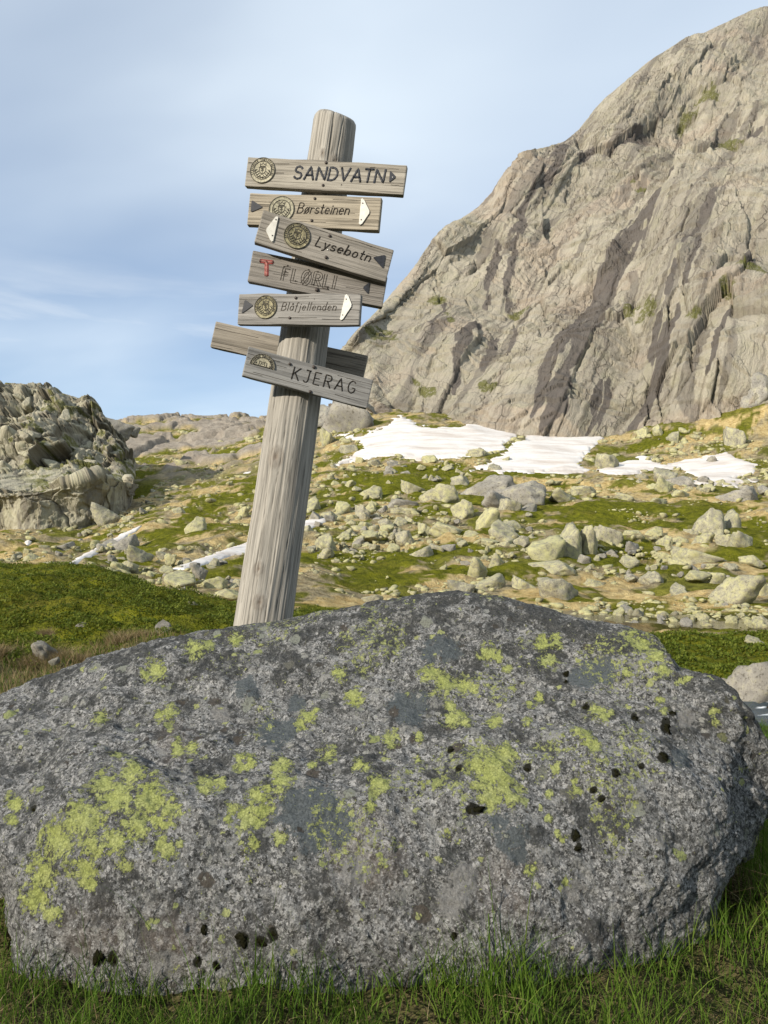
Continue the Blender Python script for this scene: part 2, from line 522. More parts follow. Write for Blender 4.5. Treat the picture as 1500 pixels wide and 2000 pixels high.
def mat_boulder():
    m, t, b = material('granite_with_lichen', 0.85, 0.28)
    co = t.n('ShaderNodeTexCoord').outputs['Object']
    broad = t.noise(co, 3.0, 4, 0.6)
    mid = t.noise(co, 16.0, 5, 0.7)
    cr1 = t.voro(co, 210.0, 'F1', 'Color')
    cr = t.n('ShaderNodeSeparateColor'); t.link(cr1, cr.inputs[0])
    cry = cr.outputs[0]
    cr2 = t.n('ShaderNodeSeparateColor'); t.link(t.voro(co, 75.0, 'F1', 'Color'), cr2.inputs[0])
    speck = t.noise(co, 170.0, 4, 0.75)
    grit = t.noise(co, 80.0, 5, 0.8)
    c = t.mix(t.ramp(broad, .36, .64), (.105, .107, .106), (.185, .186, .180))
    c = t.mix(t.ramp(mid, .42, .62, 0, .8), c, (.165, .168, .168))
    c = t.mix(t.ramp(cry, .55, 1.0, 0, .9), c, (.44, .44, .435))
    c = t.mix(t.ramp(cr2.outputs[1], .70, .95, 0, .6), c, (.50, .495, .48))
    # black crust lichen in small spots
    c = t.mix(t.ramp(grit, .52, .57, 0, .93), c, (.018, .019, .018))
    c = t.mix(t.ramp(speck, .56, .63, 0, .9), c, (.028, .027, .025))
    pat = t.noise(co, 8.0, 7, 0.78, .3)
    c = t.mix(t.ramp(t.math('ADD', pat, t.math('MULTIPLY', t.attr('crest'), .08)), .505, .575, 0, .82), c, (.030, .032, .031))
    pat2 = t.noise(t.mapping(co, loc=(4, 2, 7)), 13.0, 6, 0.78, .2)
    c = t.mix(t.math('MULTIPLY', t.ramp(pat2, .56, .62, 0, .75), t.ramp(speck, .35, .5)), c, (.30, .30, .285))
    warm = t.attr('warm')
    c = t.mix(t.math('MULTIPLY', warm, t.ramp(mid, .3, .7)), c, (.22, .175, .145))
    # smooth plates of other lichens
    blue = t.ramp(t.math('ADD', t.attr('blue'), t.math('MULTIPLY', t.math('SUBTRACT', t.noise(co, 30.0, 6, .8), .5), 1.7)), .50, .58)
    bc = t.mix(t.ramp(speck, .40, .66), (.105, .122, .130), (.045, .055, .060))
    c = t.mix(t.math('MULTIPLY', blue, .92), c, bc)
    pale = t.ramp(t.math('ADD', t.attr('pale'), t.math('MULTIPLY', t.math('SUBTRACT', t.noise(co, 24.0, 6, .8), .5), 1.7)), .50, .60)
    c = t.mix(t.math('MULTIPLY', pale, .85), c, t.mix(t.ramp(speck, .4, .66), (.26, .255, .245), (.14, .138, .13)))
    # small round crusts of other lichens, each with a dark rim
    wq = t.n('ShaderNodeVectorMath', operation='ADD')
    nq = t.n('ShaderNodeTexNoise', ins={'Scale': 42.0, 'Detail': 5, 'Roughness': .7}); t.link(co, nq.inputs['Vector'])
    sq = t.n('ShaderNodeVectorMath', operation='SCALE', ins={'Scale': .05}); t.link(nq.outputs['Color'], sq.inputs[0])
    t.link(co, wq.inputs[0]); t.link(sq.outputs[0], wq.inputs[1])
    for sc_, keep_, cols_ in ((17.0, .62, ((.27, .285, .24), (.30, .34, .12), (.075, .062, .050))), (36.0, .55, ((.36, .36, .33), (.40, .43, .17), (.05, .044, .038)))):
        vn = t.n('ShaderNodeTexVoronoi', feature='F1', ins={'Scale': sc_}); t.link(wq.outputs[0], vn.inputs['Vector'])
        vs_ = t.n('ShaderNodeSeparateColor'); t.link(vn.outputs['Color'], vs_.inputs[0])
        rad = t.math('MULTIPLY', t.ramp(vs_.outputs[0], keep_, 1.0), .42)
        inside = t.math('SUBTRACT', rad, vn.outputs['Distance'])
        body = t.ramp(inside, .0, .03)
        rim_ = t.math('MULTIPLY', t.ramp(inside, -.05, -.01), t.ramp(rad, .02, .06))
        lcx = t.mix(t.ramp(vs_.outputs[1], .40, .44), cols_[0], t.mix(t.ramp(vs_.outputs[1], .70, .74), cols_[2], cols_[1]))
        lcx = t.mix(t.ramp(speck, .50, .64, 0, .7), lcx, (.06, .06, .05))
        c = t.mix(t.math('MULTIPLY', rim_, .6), c, (.03, .03, .027))
        c = t.mix(t.math('MULTIPLY', body, .8), c, lcx)
    # map lichen: edge broken up by noise, cracked into areoles
    lich = t.math('ADD', t.attr('lichen'), t.math('MULTIPLY', t.math('SUBTRACT', t.noise(co, 46.0, 6, 0.88), .5), 3.9))
    lm = t.ramp(lich, .52, .58)
    sm = t.ramp(t.math('ADD', t.noise(co, 55.0, 5, .8), t.math('MULTIPLY', t.attr('dust'), .13)), .685, .72)
    lm = t.math('MAXIMUM', lm, t.math('MULTIPLY', sm, .9))
    areole = t.ramp(t.voro(co, 105.0, 'DISTANCE_TO_EDGE'), .03, .20)
    lc = t.mix(t.noise(co, 20.0, 3), (.34, .385, .075), (.47, .49, .235))
    lc = t.mix(t.ramp(t.noise(co, 70.0, 4, .7), .52, .66, 0, .75), lc, (.20, .23, .06))
    lc = t.mix(areole, t.mix(.6, (.10, .12, .03), lc), lc)
    rim = t.math('MULTIPLY', t.ramp(lich, .36, .46), t.ramp(t.attr('lichen'), .3, .5))
    c = t.mix(t.math('MULTIPLY', rim, .7), c, (.040, .042, .028))
    c = t.mix(lm, c, lc)
    moss = t.ramp(t.math('ADD', t.attr('moss'), t.math('MULTIPLY', t.math('SUBTRACT', grit, .5), .6)), .45, .55)
    c = t.mix(moss, c, (.012, .012, .006))
    t.link(c, b.inputs['Base Color'])
    h = t.math('ADD', t.math('MULTIPLY', grit, 1.0), t.math('MULTIPLY', speck, .5))
    h = t.math('ADD', h, t.math('MULTIPLY', lm, .12))
    bump(t, b, h, 1.0, 0.016)
    return m


def mat_wood(name, lite, dark, warm=0.0, along='X', gs=1.0):
    m, t, b = material(name, 0.85, 0.2)
    co = t.n('ShaderNodeTexCoord').outputs['Object']
    rnd = t.n('ShaderNodeObjectInfo').outputs['Random']
    sc = (1.2, 26, 26) if along == 'X' else (26, 26, 1.0)
    sc2 = (3.0, 120, 120) if along == 'X' else (110, 110, 2.4)
    add = t.n('ShaderNodeVectorMath', operation='ADD')
    cmb = t.n('ShaderNodeCombineXYZ'); t.link(t.math('MULTIPLY', rnd, 31), cmb.inputs[0]); t.link(t.math('MULTIPLY', rnd, 17), cmb.inputs[2])
    t.link(co, add.inputs[0]); t.link(cmb.outputs[0], add.inputs[1])
    v = add.outputs[0]
    wob = t.noise(v, 3.0, 3)
    g1 = t.noise(t.mapping(v, scale=sc), 1.0 * gs, 5, 0.6, 0.5)
    g2 = t.noise(t.mapping(v, scale=sc2), 1.0 * gs, 4, 0.7, 0.3)
    c = t.mix(t.ramp(g1, .36, .66), lite, dark)
    c = t.mix(t.ramp(g2, .48, .64, 0, .8), c, tuple(x * .42 for x in dark))
    c = t.mix(t.ramp(g2, .44, .28, 0, .4), c, tuple(min(1, x * 1.25) for x in lite))
    c = t.mix(t.ramp(wob, .45, .75, 0, .5), c, tuple(x * .75 for x in lite))
    c = t.mix(t.ramp(t.attr('knot'), .0, 1.0), c, (.13, .10, .075))
    c = t.mix(t.attr('split'), c, (.022, .018, .014))
    t.link(c, b.inputs['Base Color'])
    bump(t, b, t.math('ADD', t.math('MULTIPLY', g1, -.6), t.math('MULTIPLY', g2, -1.0)), 0.7, 0.004)
    return m


def mat_leaf(name, cols, trans=0.25):
    m, t, b = material(name, 0.7, 0.15)
    a = t.attr('tint')
    c = t.mix(t.ramp(a, 0, .5), cols[0], cols[1])
    c = t.mix(t.ramp(a, .5, 1.0), c, cols[2])
    t.link(c, b.inputs['Base Color'])
    tr = t.n('ShaderNodeBsdfTranslucent')
    t.link(c, tr.inputs[0])
    mx = t.n('ShaderNodeMixShader', ins={0: trans})
    t.link(b.outputs[0], mx.inputs[1]); t.link(tr.outputs[0], mx.inputs[2])
    o = [n for n in t.t.nodes if n.type == 'OUTPUT_MATERIAL'][0]
    t.link(mx.outputs[0], o.inputs[0])
    return m


def mat_water(name, deep, foam=True):
    m, t, b = material(name, 0.08, 0.5)
    co = t.n('ShaderNodeTexCoord').outputs['Object']
    n = t.noise(t.mapping(co, scale=(1, 2.2, 1)), 2.2, 6, 0.65, .6)
    c = deep
    if foam:
        fm = t.ramp(n, .56, .66)
        c = t.mix(fm, deep, (.72, .75, .78))
        t.link(t.ramp(fm, 0, 1, .08, .7), b.inputs['Roughness'])
        t.link(c, b.inputs['Base Color'])
    else:
        b.inputs['Base Color'].default_value = (*deep, 1)
    bump(t, b, n, 0.5 if foam else .08, 0.15)
    return m


M_CLIFF = mat_cliff('cliff_granite', (1.06, 1.02, .94))
M_CRAG = mat_cliff('crag_granite', (1.08, 1.07, .94), 1.6, .35)
M_GROUND = mat_terrain()
M_SNOW = mat_snow()
M_ROCK = mat_rock('lichened_rock', (.20, .188, .148), (.34, .318, .25), .9, 2.4)
M_ROCKG = mat_rock('bare_grey_rock', (.19, .18, .158), (.31, .29, .25), 0.4, 2.4)
M_SCREE = mat_rock('scree_rock', (.18, .165, .12), (.33, .305, .225), 0.9, 1.3)

# ------------------------------------------------------------------ ground sheet
# each column: photo x, then (depth, photo y) pairs from near to far
TCOL = [
    (-900, [(8, 1290), (14, 1110), (20, 1120), (40, 1105), (70, 1060), (100, 1020), (150, 960), (240, 900), (400, 930)]),
    (-300, [(8, 1290), (14, 1105), (20, 1118), (40, 1108), (70, 1068), (100, 1030), (150, 980), (240, 930), (400, 950)]),
    (0, [(8, 1285), (14.5, 1108), (20, 1122), (38, 1113), (60, 1075), (88, 1042), (120, 1000), (165, 940), (240, 900), (400, 930)]),
    (150, [(8, 1285), (14, 1111), (20, 1130), (36, 1119), (60, 1078), (90, 1030), (120, 985), (165, 915), (240, 838), (400, 870)]),
    (300, [(7.5, 1290), (13, 1140), (18, 1160), (34, 1135), (60, 1064), (95, 990), (140, 935), (185, 880), (240, 822), (400, 855)]),
    (450, [(7.5, 1290), (12.5, 1184), (17, 1200), (30, 1160), (48, 1092), (75, 1020), (110, 955), (150, 905), (200, 852), (245, 818), (400, 852)]),
    (600, [(7, 1300), (12, 1200), (16, 1215), (30, 1175), (48, 1100), (68, 1030), (95, 960), (125, 905), (160, 852), (200, 815), (300, 840), (400, 860)]),
    (750, [(7, 1310), (12, 1215), (16, 1228), (32, 1184), (47, 1110), (62, 1042), (85, 977), (115, 917), (130, 872), (155, 815), (220, 800), (400, 850)]),
    (900, [(7, 1330), (12, 1250), (18, 1245), (33, 1180), (48, 1102), (60, 1042), (82, 982), (112, 921), (127, 880), (148, 830), (220, 800), (400, 850)]),
    (1050, [(7, 1350), (12, 1290), (18, 1250), (31, 1192), (48, 1102), (60, 1042), (80, 985), (112, 922), (127, 880), (144, 848), (220, 800), (400, 850)]),
    (1200, [(6.5, 1390), (12, 1330), (18, 1260), (29, 1203), (38, 1155), (48, 1104), (59, 1047), (76, 992), (98, 947), (118, 907), (143, 848), (220, 800), (400, 850)]),
    (1350, [(6, 1430), (9.5, 1410), (11.6, 1415), (13.8, 1352), (21, 1238), (25, 1228), (29, 1206), (38, 1155), (48, 1104), (59, 1047), (76, 992), (98, 945), (116, 905), (142, 805), (220, 770), (400, 820)]),
    (1500, [(6, 1455), (9.8, 1440), (11.6, 1434), (13.8, 1352), (21, 1240), (25, 1230), (29, 1207), (38, 1155), (48, 1102), (59, 1042), (76, 988), (98, 945), (116, 885), (140, 765), (220, 700), (400, 760)]),
    (1700, [(6, 1460), (9.8, 1445), (11.6, 1437), (13.8, 1356), (21, 1245), (29, 1210), (38, 1155), (48, 1100), (59, 1040), (76, 985), (98, 935), (116, 870), (140, 740), (220, 700), (400, 760)]),
    (2600, [(6, 1480), (9.8, 1452), (11.6, 1442), (13.8, 1362), (21, 1250), (29, 1212), (38, 1150), (48, 1095), (59, 1035), (76, 975), (98, 920), (116, 850), (140, 730), (220, 700), (400, 760)]),
]
TY = np.concatenate([np.linspace(1, 24, 140, endpoint=False), np.geomspace(24, 400, 300)])
_tz = []
for px, pts in TCOL:
    ds = [1.0, 2.6] + [d for d, _ in pts]
    zs = [0.0, 0.0 if px < 1300 else -0.04] + [float(P(px, py, d)[2]) for d, py in pts]
    _tz.append(pchip(np.log(ds), np.array(zs), np.log(TY)))
_tz = np.array(_tz)
TU = np.linspace(-1.097, 1.23, 400)
TTAB = catmull([(c[0] - 750) / FPX for c in TCOL], _tz, TU).T          # [depth, column]


def Z0(x, y):
    """height of the ground without its small relief"""
    x, y = np.asarray(x, float), np.asarray(y, float)
    u = np.clip(x / np.maximum(y, 1.6), TU[0], TU[-1])
    yy = np.clip(y, TY[0], TY[-1])
    fu = (u - TU[0]) / (TU[1] - TU[0])
    iu = np.clip(fu.astype(int), 0, len(TU) - 2)
    fu = fu - iu
    iy = np.clip(np.searchsorted(TY, yy, 'right') - 1, 0, len(TY) - 2)
    fy = (yy - TY[iy]) / (TY[iy + 1] - TY[iy])
    z = ((TTAB[iy, iu] * (1 - fu) + TTAB[iy, iu + 1] * fu) * (1 - fy)
         + (TTAB[iy + 1, iu] * (1 - fu) + TTAB[iy + 1, iu + 1] * fu) * fy)
    return z - np.maximum(y - 400, 0) * 0.02


def relief(x, y):
    p = np.stack([x, y, np.zeros_like(x)], -1)
    far = sstep(y, 22, 45)
    r = far * (fbm(p / 9.0, 4, 3) * .8 + fbm(p / 2.2, 3, 5) * 0.35)
    hum = sstep(y, 4, 8) * (1 - far)
    r = r + hum * (fbm(p / 1.6, 3, 9) * 0.16 + fbm(p / 0.35, 3, 11) * 0.06)
    r = r + (1 - sstep(y, 4, 8)) * (fbm(p / 0.5, 3, 13) * 0.05)
    return r


def Z(x, y):
    x, y = np.asarray(x, float), np.asarray(y, float)
    return Z0(x, y) + relief(x, y)


def _hit0(px, py, dz, ymin, ymax):
    out = np.full(px.shape, np.nan)
    ys = np.geomspace(ymin, ymax, 240)
    for i in range(0, len(px), 4000):
        sl = slice(i, i + 4000)
        p = P(px[sl, None], py[sl, None], ys[None])
        d = p[..., 2] - Z0(p[..., 0], p[..., 1]) - dz[sl, None]
        m = (d[:, 1:] <= 0) & (d[:, :-1] > 0)
        k = m.argmax(1)
        r_ = np.arange(len(k))
        d0, d1 = d[r_, k], d[r_, k + 1]
        t = d0 / np.maximum(d0 - d1, 1e-9)
        out[sl] = np.where(m.any(1), ys[k] + (ys[k + 1] - ys[k]) * t, np.nan)
    return out


def ground_hit(px, py, ymin=22.0, ymax=260.0, rel=None):
    """where the sight line through a photo pixel meets the far ground"""
    px, py = np.atleast_1d(np.asarray(px, float)), np.atleast_1d(np.asarray(py, float))
    rel = rel or relief
    dz = np.zeros(px.shape)
    for _ in range(3):
        h = _hit0(px, py, dz, ymin, ymax)
        hh = np.where(np.isfinite(h), h, 60.0)
        p = P(px, py, hh)
        dz = rel(p[..., 0], p[..., 1])
    return h


SNOWS = [
    ('large dirty-white snow field with a peaked top at the foot of the cliff', [
        (655, 848), (700, 852), (745, 838), (768, 818), (785, 811), (805, 825), (850, 840), (905, 832), (930, 815), (938, 830), (1010, 826), (1008, 850), (985, 868),
        (985, 878), (940, 884), (900, 892), (850, 898), (810, 893), (770, 890), (730, 893), (690, 903), (645, 910), (690, 890), (715, 872), (700, 862)]),
    ('broad white snow field right below the dark-streaked part of the cliff', [
        (920, 916), (950, 905), (985, 888), (1000, 868), (1030, 850), (1050, 843), (1075, 852), (1120, 845), (1182, 850), (1160, 872), (1128, 905), (1150, 918), (1090, 925), (1010, 922)]),
    ('long ragged snow strip dotted with rocks beside the straw-coloured slope', [
        (1160, 920), (1200, 905), (1260, 893), (1300, 908), (1360, 895), (1420, 886), (1478, 908), (1470, 925), (1430, 935), (1475, 938), (1420, 950), (1345, 945), (1370, 935), (1330, 915),
        (1290, 915), (1240, 925), (1190, 926)]),
    ('thin straight snow tongue lying across the slope above the green hump', [
        (118, 1110), (180, 1075), (235, 1045), (275, 1028), (268, 1036), (225, 1062), (170, 1092), (140, 1110)]),
    ('narrow snow tongue ending behind the signpost', [
        (335, 1112), (390, 1092), (440, 1075), (500, 1056), (540, 1052), (540, 1075), (500, 1080), (450, 1087), (400, 1103), (360, 1113)]),
    ('small snow scrap just right of the post by straw grass', [
        (590, 1020), (610, 1012), (644, 1010), (634, 1020), (600, 1036), (580, 1034)]),
    ('tiny snow scrap on the grassy slope between crag and post', [(466, 928), (478, 922), (495, 919), (488, 926)]),
    ('tiny lone snow scrap at the foot of the crag', [(50, 1060), (58, 1053), (61, 1060), (54, 1064)]),
]

HEATH = [(770, 945, 170, 26, -.12), (680, 985, 70, 16, -.4), (1190, 1008, 210, 34, .03), (890, 1000, 90, 18, -.1), (960, 1035, 60, 16, 0),
         (860, 1085, 160, 24, -.1), (790, 1125, 190, 22, -.05), (1010, 1055, 60, 24, 0), (1260, 1070, 60, 26, 0), (1130, 1090, 60, 14, 0),
         (1330, 1035, 60, 22, 0), (1470, 1060, 50, 34, 0), (1300, 1115, 90, 12, .1), (1420, 1090, 60, 12, 0), (1480, 1110, 40, 14, 0),
         (1400, 1290, 190, 56, 0), (410, 990, 100, 17, -.55), (320, 1045, 80, 14, -.5), (480, 960, 80, 14, -.4), (270, 945, 30, 34, .6),
         (450, 885, 60, 12, -.3), (340, 868, 60, 10, -.4), (400, 1030, 50, 9, -.4), (640, 1090, 60, 14, 0), (1290, 855, 80, 12, -.3),
         (980, 925, 120, 8, 0), (610, 1195, 80, 10, 0), (430, 1100, 40, 10, 0), (690, 1060, 60, 12, 0)]
STRAW = [(1130, 944, 240, 13, .05), (1380, 985, 130, 18, .1), (1180, 1172, 260, 22, .02), (650, 1180, 130, 16, 0), (1320, 1160, 180, 18, 0),
         (655, 1000, 55, 11, -.35), (470, 1062, 60, 14, -.2), (1420, 825, 120, 26, -.35), (50, 1070, 110, 16, -.15), (180, 1046, 80, 9, -.2),
         (430, 1055, 50, 9, -.5), (350, 1090, 60, 7, -.5), (700, 1150, 110, 10, 0), (1430, 1190, 160, 14, 0), (640, 1080, 50, 8, 0),
         (900, 1170, 140, 10, 0), (1290, 1230, 120, 10, 0), (1420, 1265, 60, 4, -.1), (1250, 1205, 90, 6, 0), (520, 940, 50, 7, -.4),
         (1480, 1000, 60, 14, 0), (480, 1130, 70, 10, 0)]


def blobs(px, py, lst, noise):
    v = np.zeros(px.shape)
    for cx, cy, rx, ry, a in lst:
        ca, sa = math.cos(a), math.sin(a)
        dx, dy = px - cx, py - cy
        d = np.sqrt(((dx * ca + dy * sa) / rx) ** 2 + ((-dx * sa + dy * ca) / ry) ** 2)
        v = np.maximum(v, 1.5 - d)
    return sstep(v + noise, 0.35, 0.65)


def build_ground():
    nu, nv = 860, 470
    us = np.concatenate([np.linspace(-1.3, -.62, 70, endpoint=False), np.linspace(-.62, .62, nu - 140, endpoint=False), np.linspace(.62, 1.4, 70)])
    s = np.concatenate([np.geomspace(4.5, 13.5, 70, endpoint=False) - 7.0, np.geomspace(6.5, 30, 120, endpoint=False),
                        np.geomspace(30, 260, nv - 220, endpoint=False), np.geomspace(260, 3000, 30)])
    yy, uu = np.meshgrid(s, us, indexing='ij')
    xx = uu * (yy + 7.0)
    zz = Z(xx, yy)
    g = np.stack([xx, yy, zz], -1)
    px, py = proj(g)
    flat = np.stack([xx, yy, Z0(xx, yy)], -1)
    fx, fy = proj(flat)
    for _, poly in SNOWS:                                   # snow lies in smooth hollows
        a_ = np.array(poly, float)
        m_ = (fx > a_[:, 0].min() - 16) & (fx < a_[:, 0].max() + 16) & (fy > a_[:, 1].min() - 16) & (fy < a_[:, 1].max() + 16) & (yy > 24)
        sd_ = in_poly(fx[m_], fy[m_], poly)
        zf = flat[..., 2][m_]
        g[..., 2][m_] = zf + (g[..., 2][m_] - zf) * sstep(-sd_, 0, 14) - .45 * sstep(sd_, 0, 4)
    p3 = g * 1.0
    nz = fbm(p3 / 6.0, 5, 21, .7) * 1.3
    heath = blobs(px, py, HEATH, nz)
    straw = blobs(px, py, STRAW, nz)
    nb = fbm(p3 / 5.0, 4, 31)
    heath = np.maximum(heath, sstep(nb, .08, .22) * (yy > 25) * .9)
    straw = np.maximum(straw, sstep(-nb, .10, .30) * (yy > 25) * .8)
    # the green hump and the near turf
    hump = sstep(yy, 7.4, 8.6) * (1 - sstep(yy, 20, 24)) * (1 - sstep(px, 1150, 1250))
    heath = np.maximum(heath, hump)
    bank = (yy > 13.2) * (yy < 21.5) * (px > 1150)
    heath = np.maximum(heath, bank * 1.0)
    nearm = 1 - sstep(yy + fbm(p3 / .8, 3, 41) * 2, 7.0, 9.0)
    nearm = np.maximum(nearm, 0)
    wet = (np.abs(yy - 11.8) < 1.6) * (px > 1000) * 1.0
    wet = np.maximum(wet, ((yy > 23.5) & (yy < 29.5) & (px > 1060)) * .55)
    wet = np.where(bank, 0, wet)
    ridge = sstep(yy, 120, 160) * (1 - sstep(px, 560, 660))
    w1, w2, wid = np.ones_like(yy), np.ones_like(yy) * 2, np.zeros_like(yy)
    mr = ridge > 0
    w1[mr], w2[mr], wid[mr] = worley(p3[mr] * [1 / 14, 1 / 20, 1 / 9], 15)
    slab = ridge * sstep(fbm(p3 / 18, 3, 33) + (wid - .5) * .3, -.10, .06)
    g[..., 2] += slab * (.6 + 1.6 * wid) * sstep(w2 - w1, 0, .12)
    me = mesh('ground', g, quads_grid(*yy.shape), M_GROUND, True, {'heath': heath * (1 - slab), 'straw': straw, 'near': nearm, 'wet': wet, 'slabs': slab})
    obj('ground', me, kind='structure')


build_ground()


def build_shade_hill():
    """unseen hillside added to shade the foreground; the sun now just clears its crest"""
    sc = Vector((-0.3, 3.3)) - Vector((SUN_H.x, SUN_H.y)) * -112.0
    d = Vector((0.7071, -0.7071))
    n = 160
    xs, ys = np.linspace(-330, 160, n), np.linspace(-330, 30, n)
    X, Y = np.meshgrid(xs, ys)
    # coordinates along the crest and away from it (positive towards the camera)
    rx, ry = X - sc.x, Y - sc.y
    a = rx * d.x + ry * d.y
    bb = (rx + ry) * 0.7071
    top = -2.2 + 112.0 * math.tan(SUN_EL)
    ends = sstep(a, -100, -45) * (1 - sstep(a, 170, 260))
    face = np.where(bb > 0, 1 - sstep(bb, 0, 75), 1 - 0.5 * sstep(-bb, 0, 200))
    p = np.stack([X, Y, X * 0], -1)
    h = -2.5 + (top + 2.5) * ends * face
    h = h - np.abs(fbm(p / 30, 4, 51)) * 5 * np.minimum(1, np.maximum(h, 0) / 20) * sstep(np.abs(bb), 2, 14)
    me = mesh('added_hill', np.stack([X, Y, h], -1), quads_grid(n, n), M_GROUND, True)
    obj('added_hill', me, kind='structure')  # out-of-view hillside, added to hold the sun back from the foreground


build_shade_hill()


# ------------------------------------------------------------------ the cliff
def surf(ctrl, rows, cols, nv, nu, vq=None, uq=None):
    """ctrl[row][col] -> points; smooth in both directions"""
    c = np.array(ctrl, float)
    a = catmull(rows, c, np.linspace(rows[0], rows[-1], nv) if vq is None else vq)
    a = np.swapaxes(a, 0, 1)
    a = catmull(cols, a, np.linspace(cols[0], cols[-1], nu) if uq is None else uq)
    return np.swapaxes(a, 0, 1)


STAIN_SHADE = [([(1300, 392), (1235, 480), (1175, 590), (1135, 680), (1108, 735)], 19), ([(1250, 440), (1190, 540), (1150, 620)], 10),
         ([(1225, 480), (1150, 590), (1085, 715), (1050, 800)], 9), ([(1110, 735), (1085, 790), (1062, 845)], 12),
         ([(1300, 680), (1272, 750), (1232, 828)], 14), ([(1325, 655), (1290, 740), (1262, 790)], 8), ([(1372, 540), (1345, 630)], 7),
         ([(1040, 370), (1005, 460), (985, 565)], 7), ([(975, 460), (945, 570)], 7), ([(1175, 745), (1160, 790), (1148, 845)], 4),
         ([(1190, 735), (1175, 790), (1160, 845)], 4), ([(930, 610), (890, 680), (870, 720)], 8), ([(965, 620), (940, 690)], 8),
         ([(1110, 290), (1080, 340), (1060, 370)], 9), ([(1475, 560), (1465, 600)], 7), ([(1480, 320), (1462, 335)], 9),  # closing entry is a black hole in the rock, its shade painted
         ([(1330, 590), (1318, 640)], 9), ([(1400, 470), (1340, 560)], 6), ([(1100, 640), (1060, 740), (1040, 820)], 6),
         ([(1260, 250), (1225, 275)], 12), ([(1160, 290), (1130, 320)], 10), ([(1240, 800), (1220, 845)], 6), ([(1005, 600), (985, 660)], 6),
         ([(1440, 650), (1400, 720), (1380, 760)], 6), ([(1290, 660), (1270, 720)], 10), ([(870, 560), (840, 640)], 5)]
GREEN = [(735, 645, 16), (765, 655, 8), (815, 730, 12), (940, 722, 12), (960, 725, 8), (845, 560, 8), (1010, 570, 10), (1420, 335, 10),
         (1380, 190, 12), (1240, 620, 9), (1265, 630, 12), (1430, 640, 12), (1365, 680, 8), (1480, 590, 14), (1255, 370, 8), (880, 610, 7),
         (1290, 395, 5), (1400, 350, 7), (1345, 215, 9)]


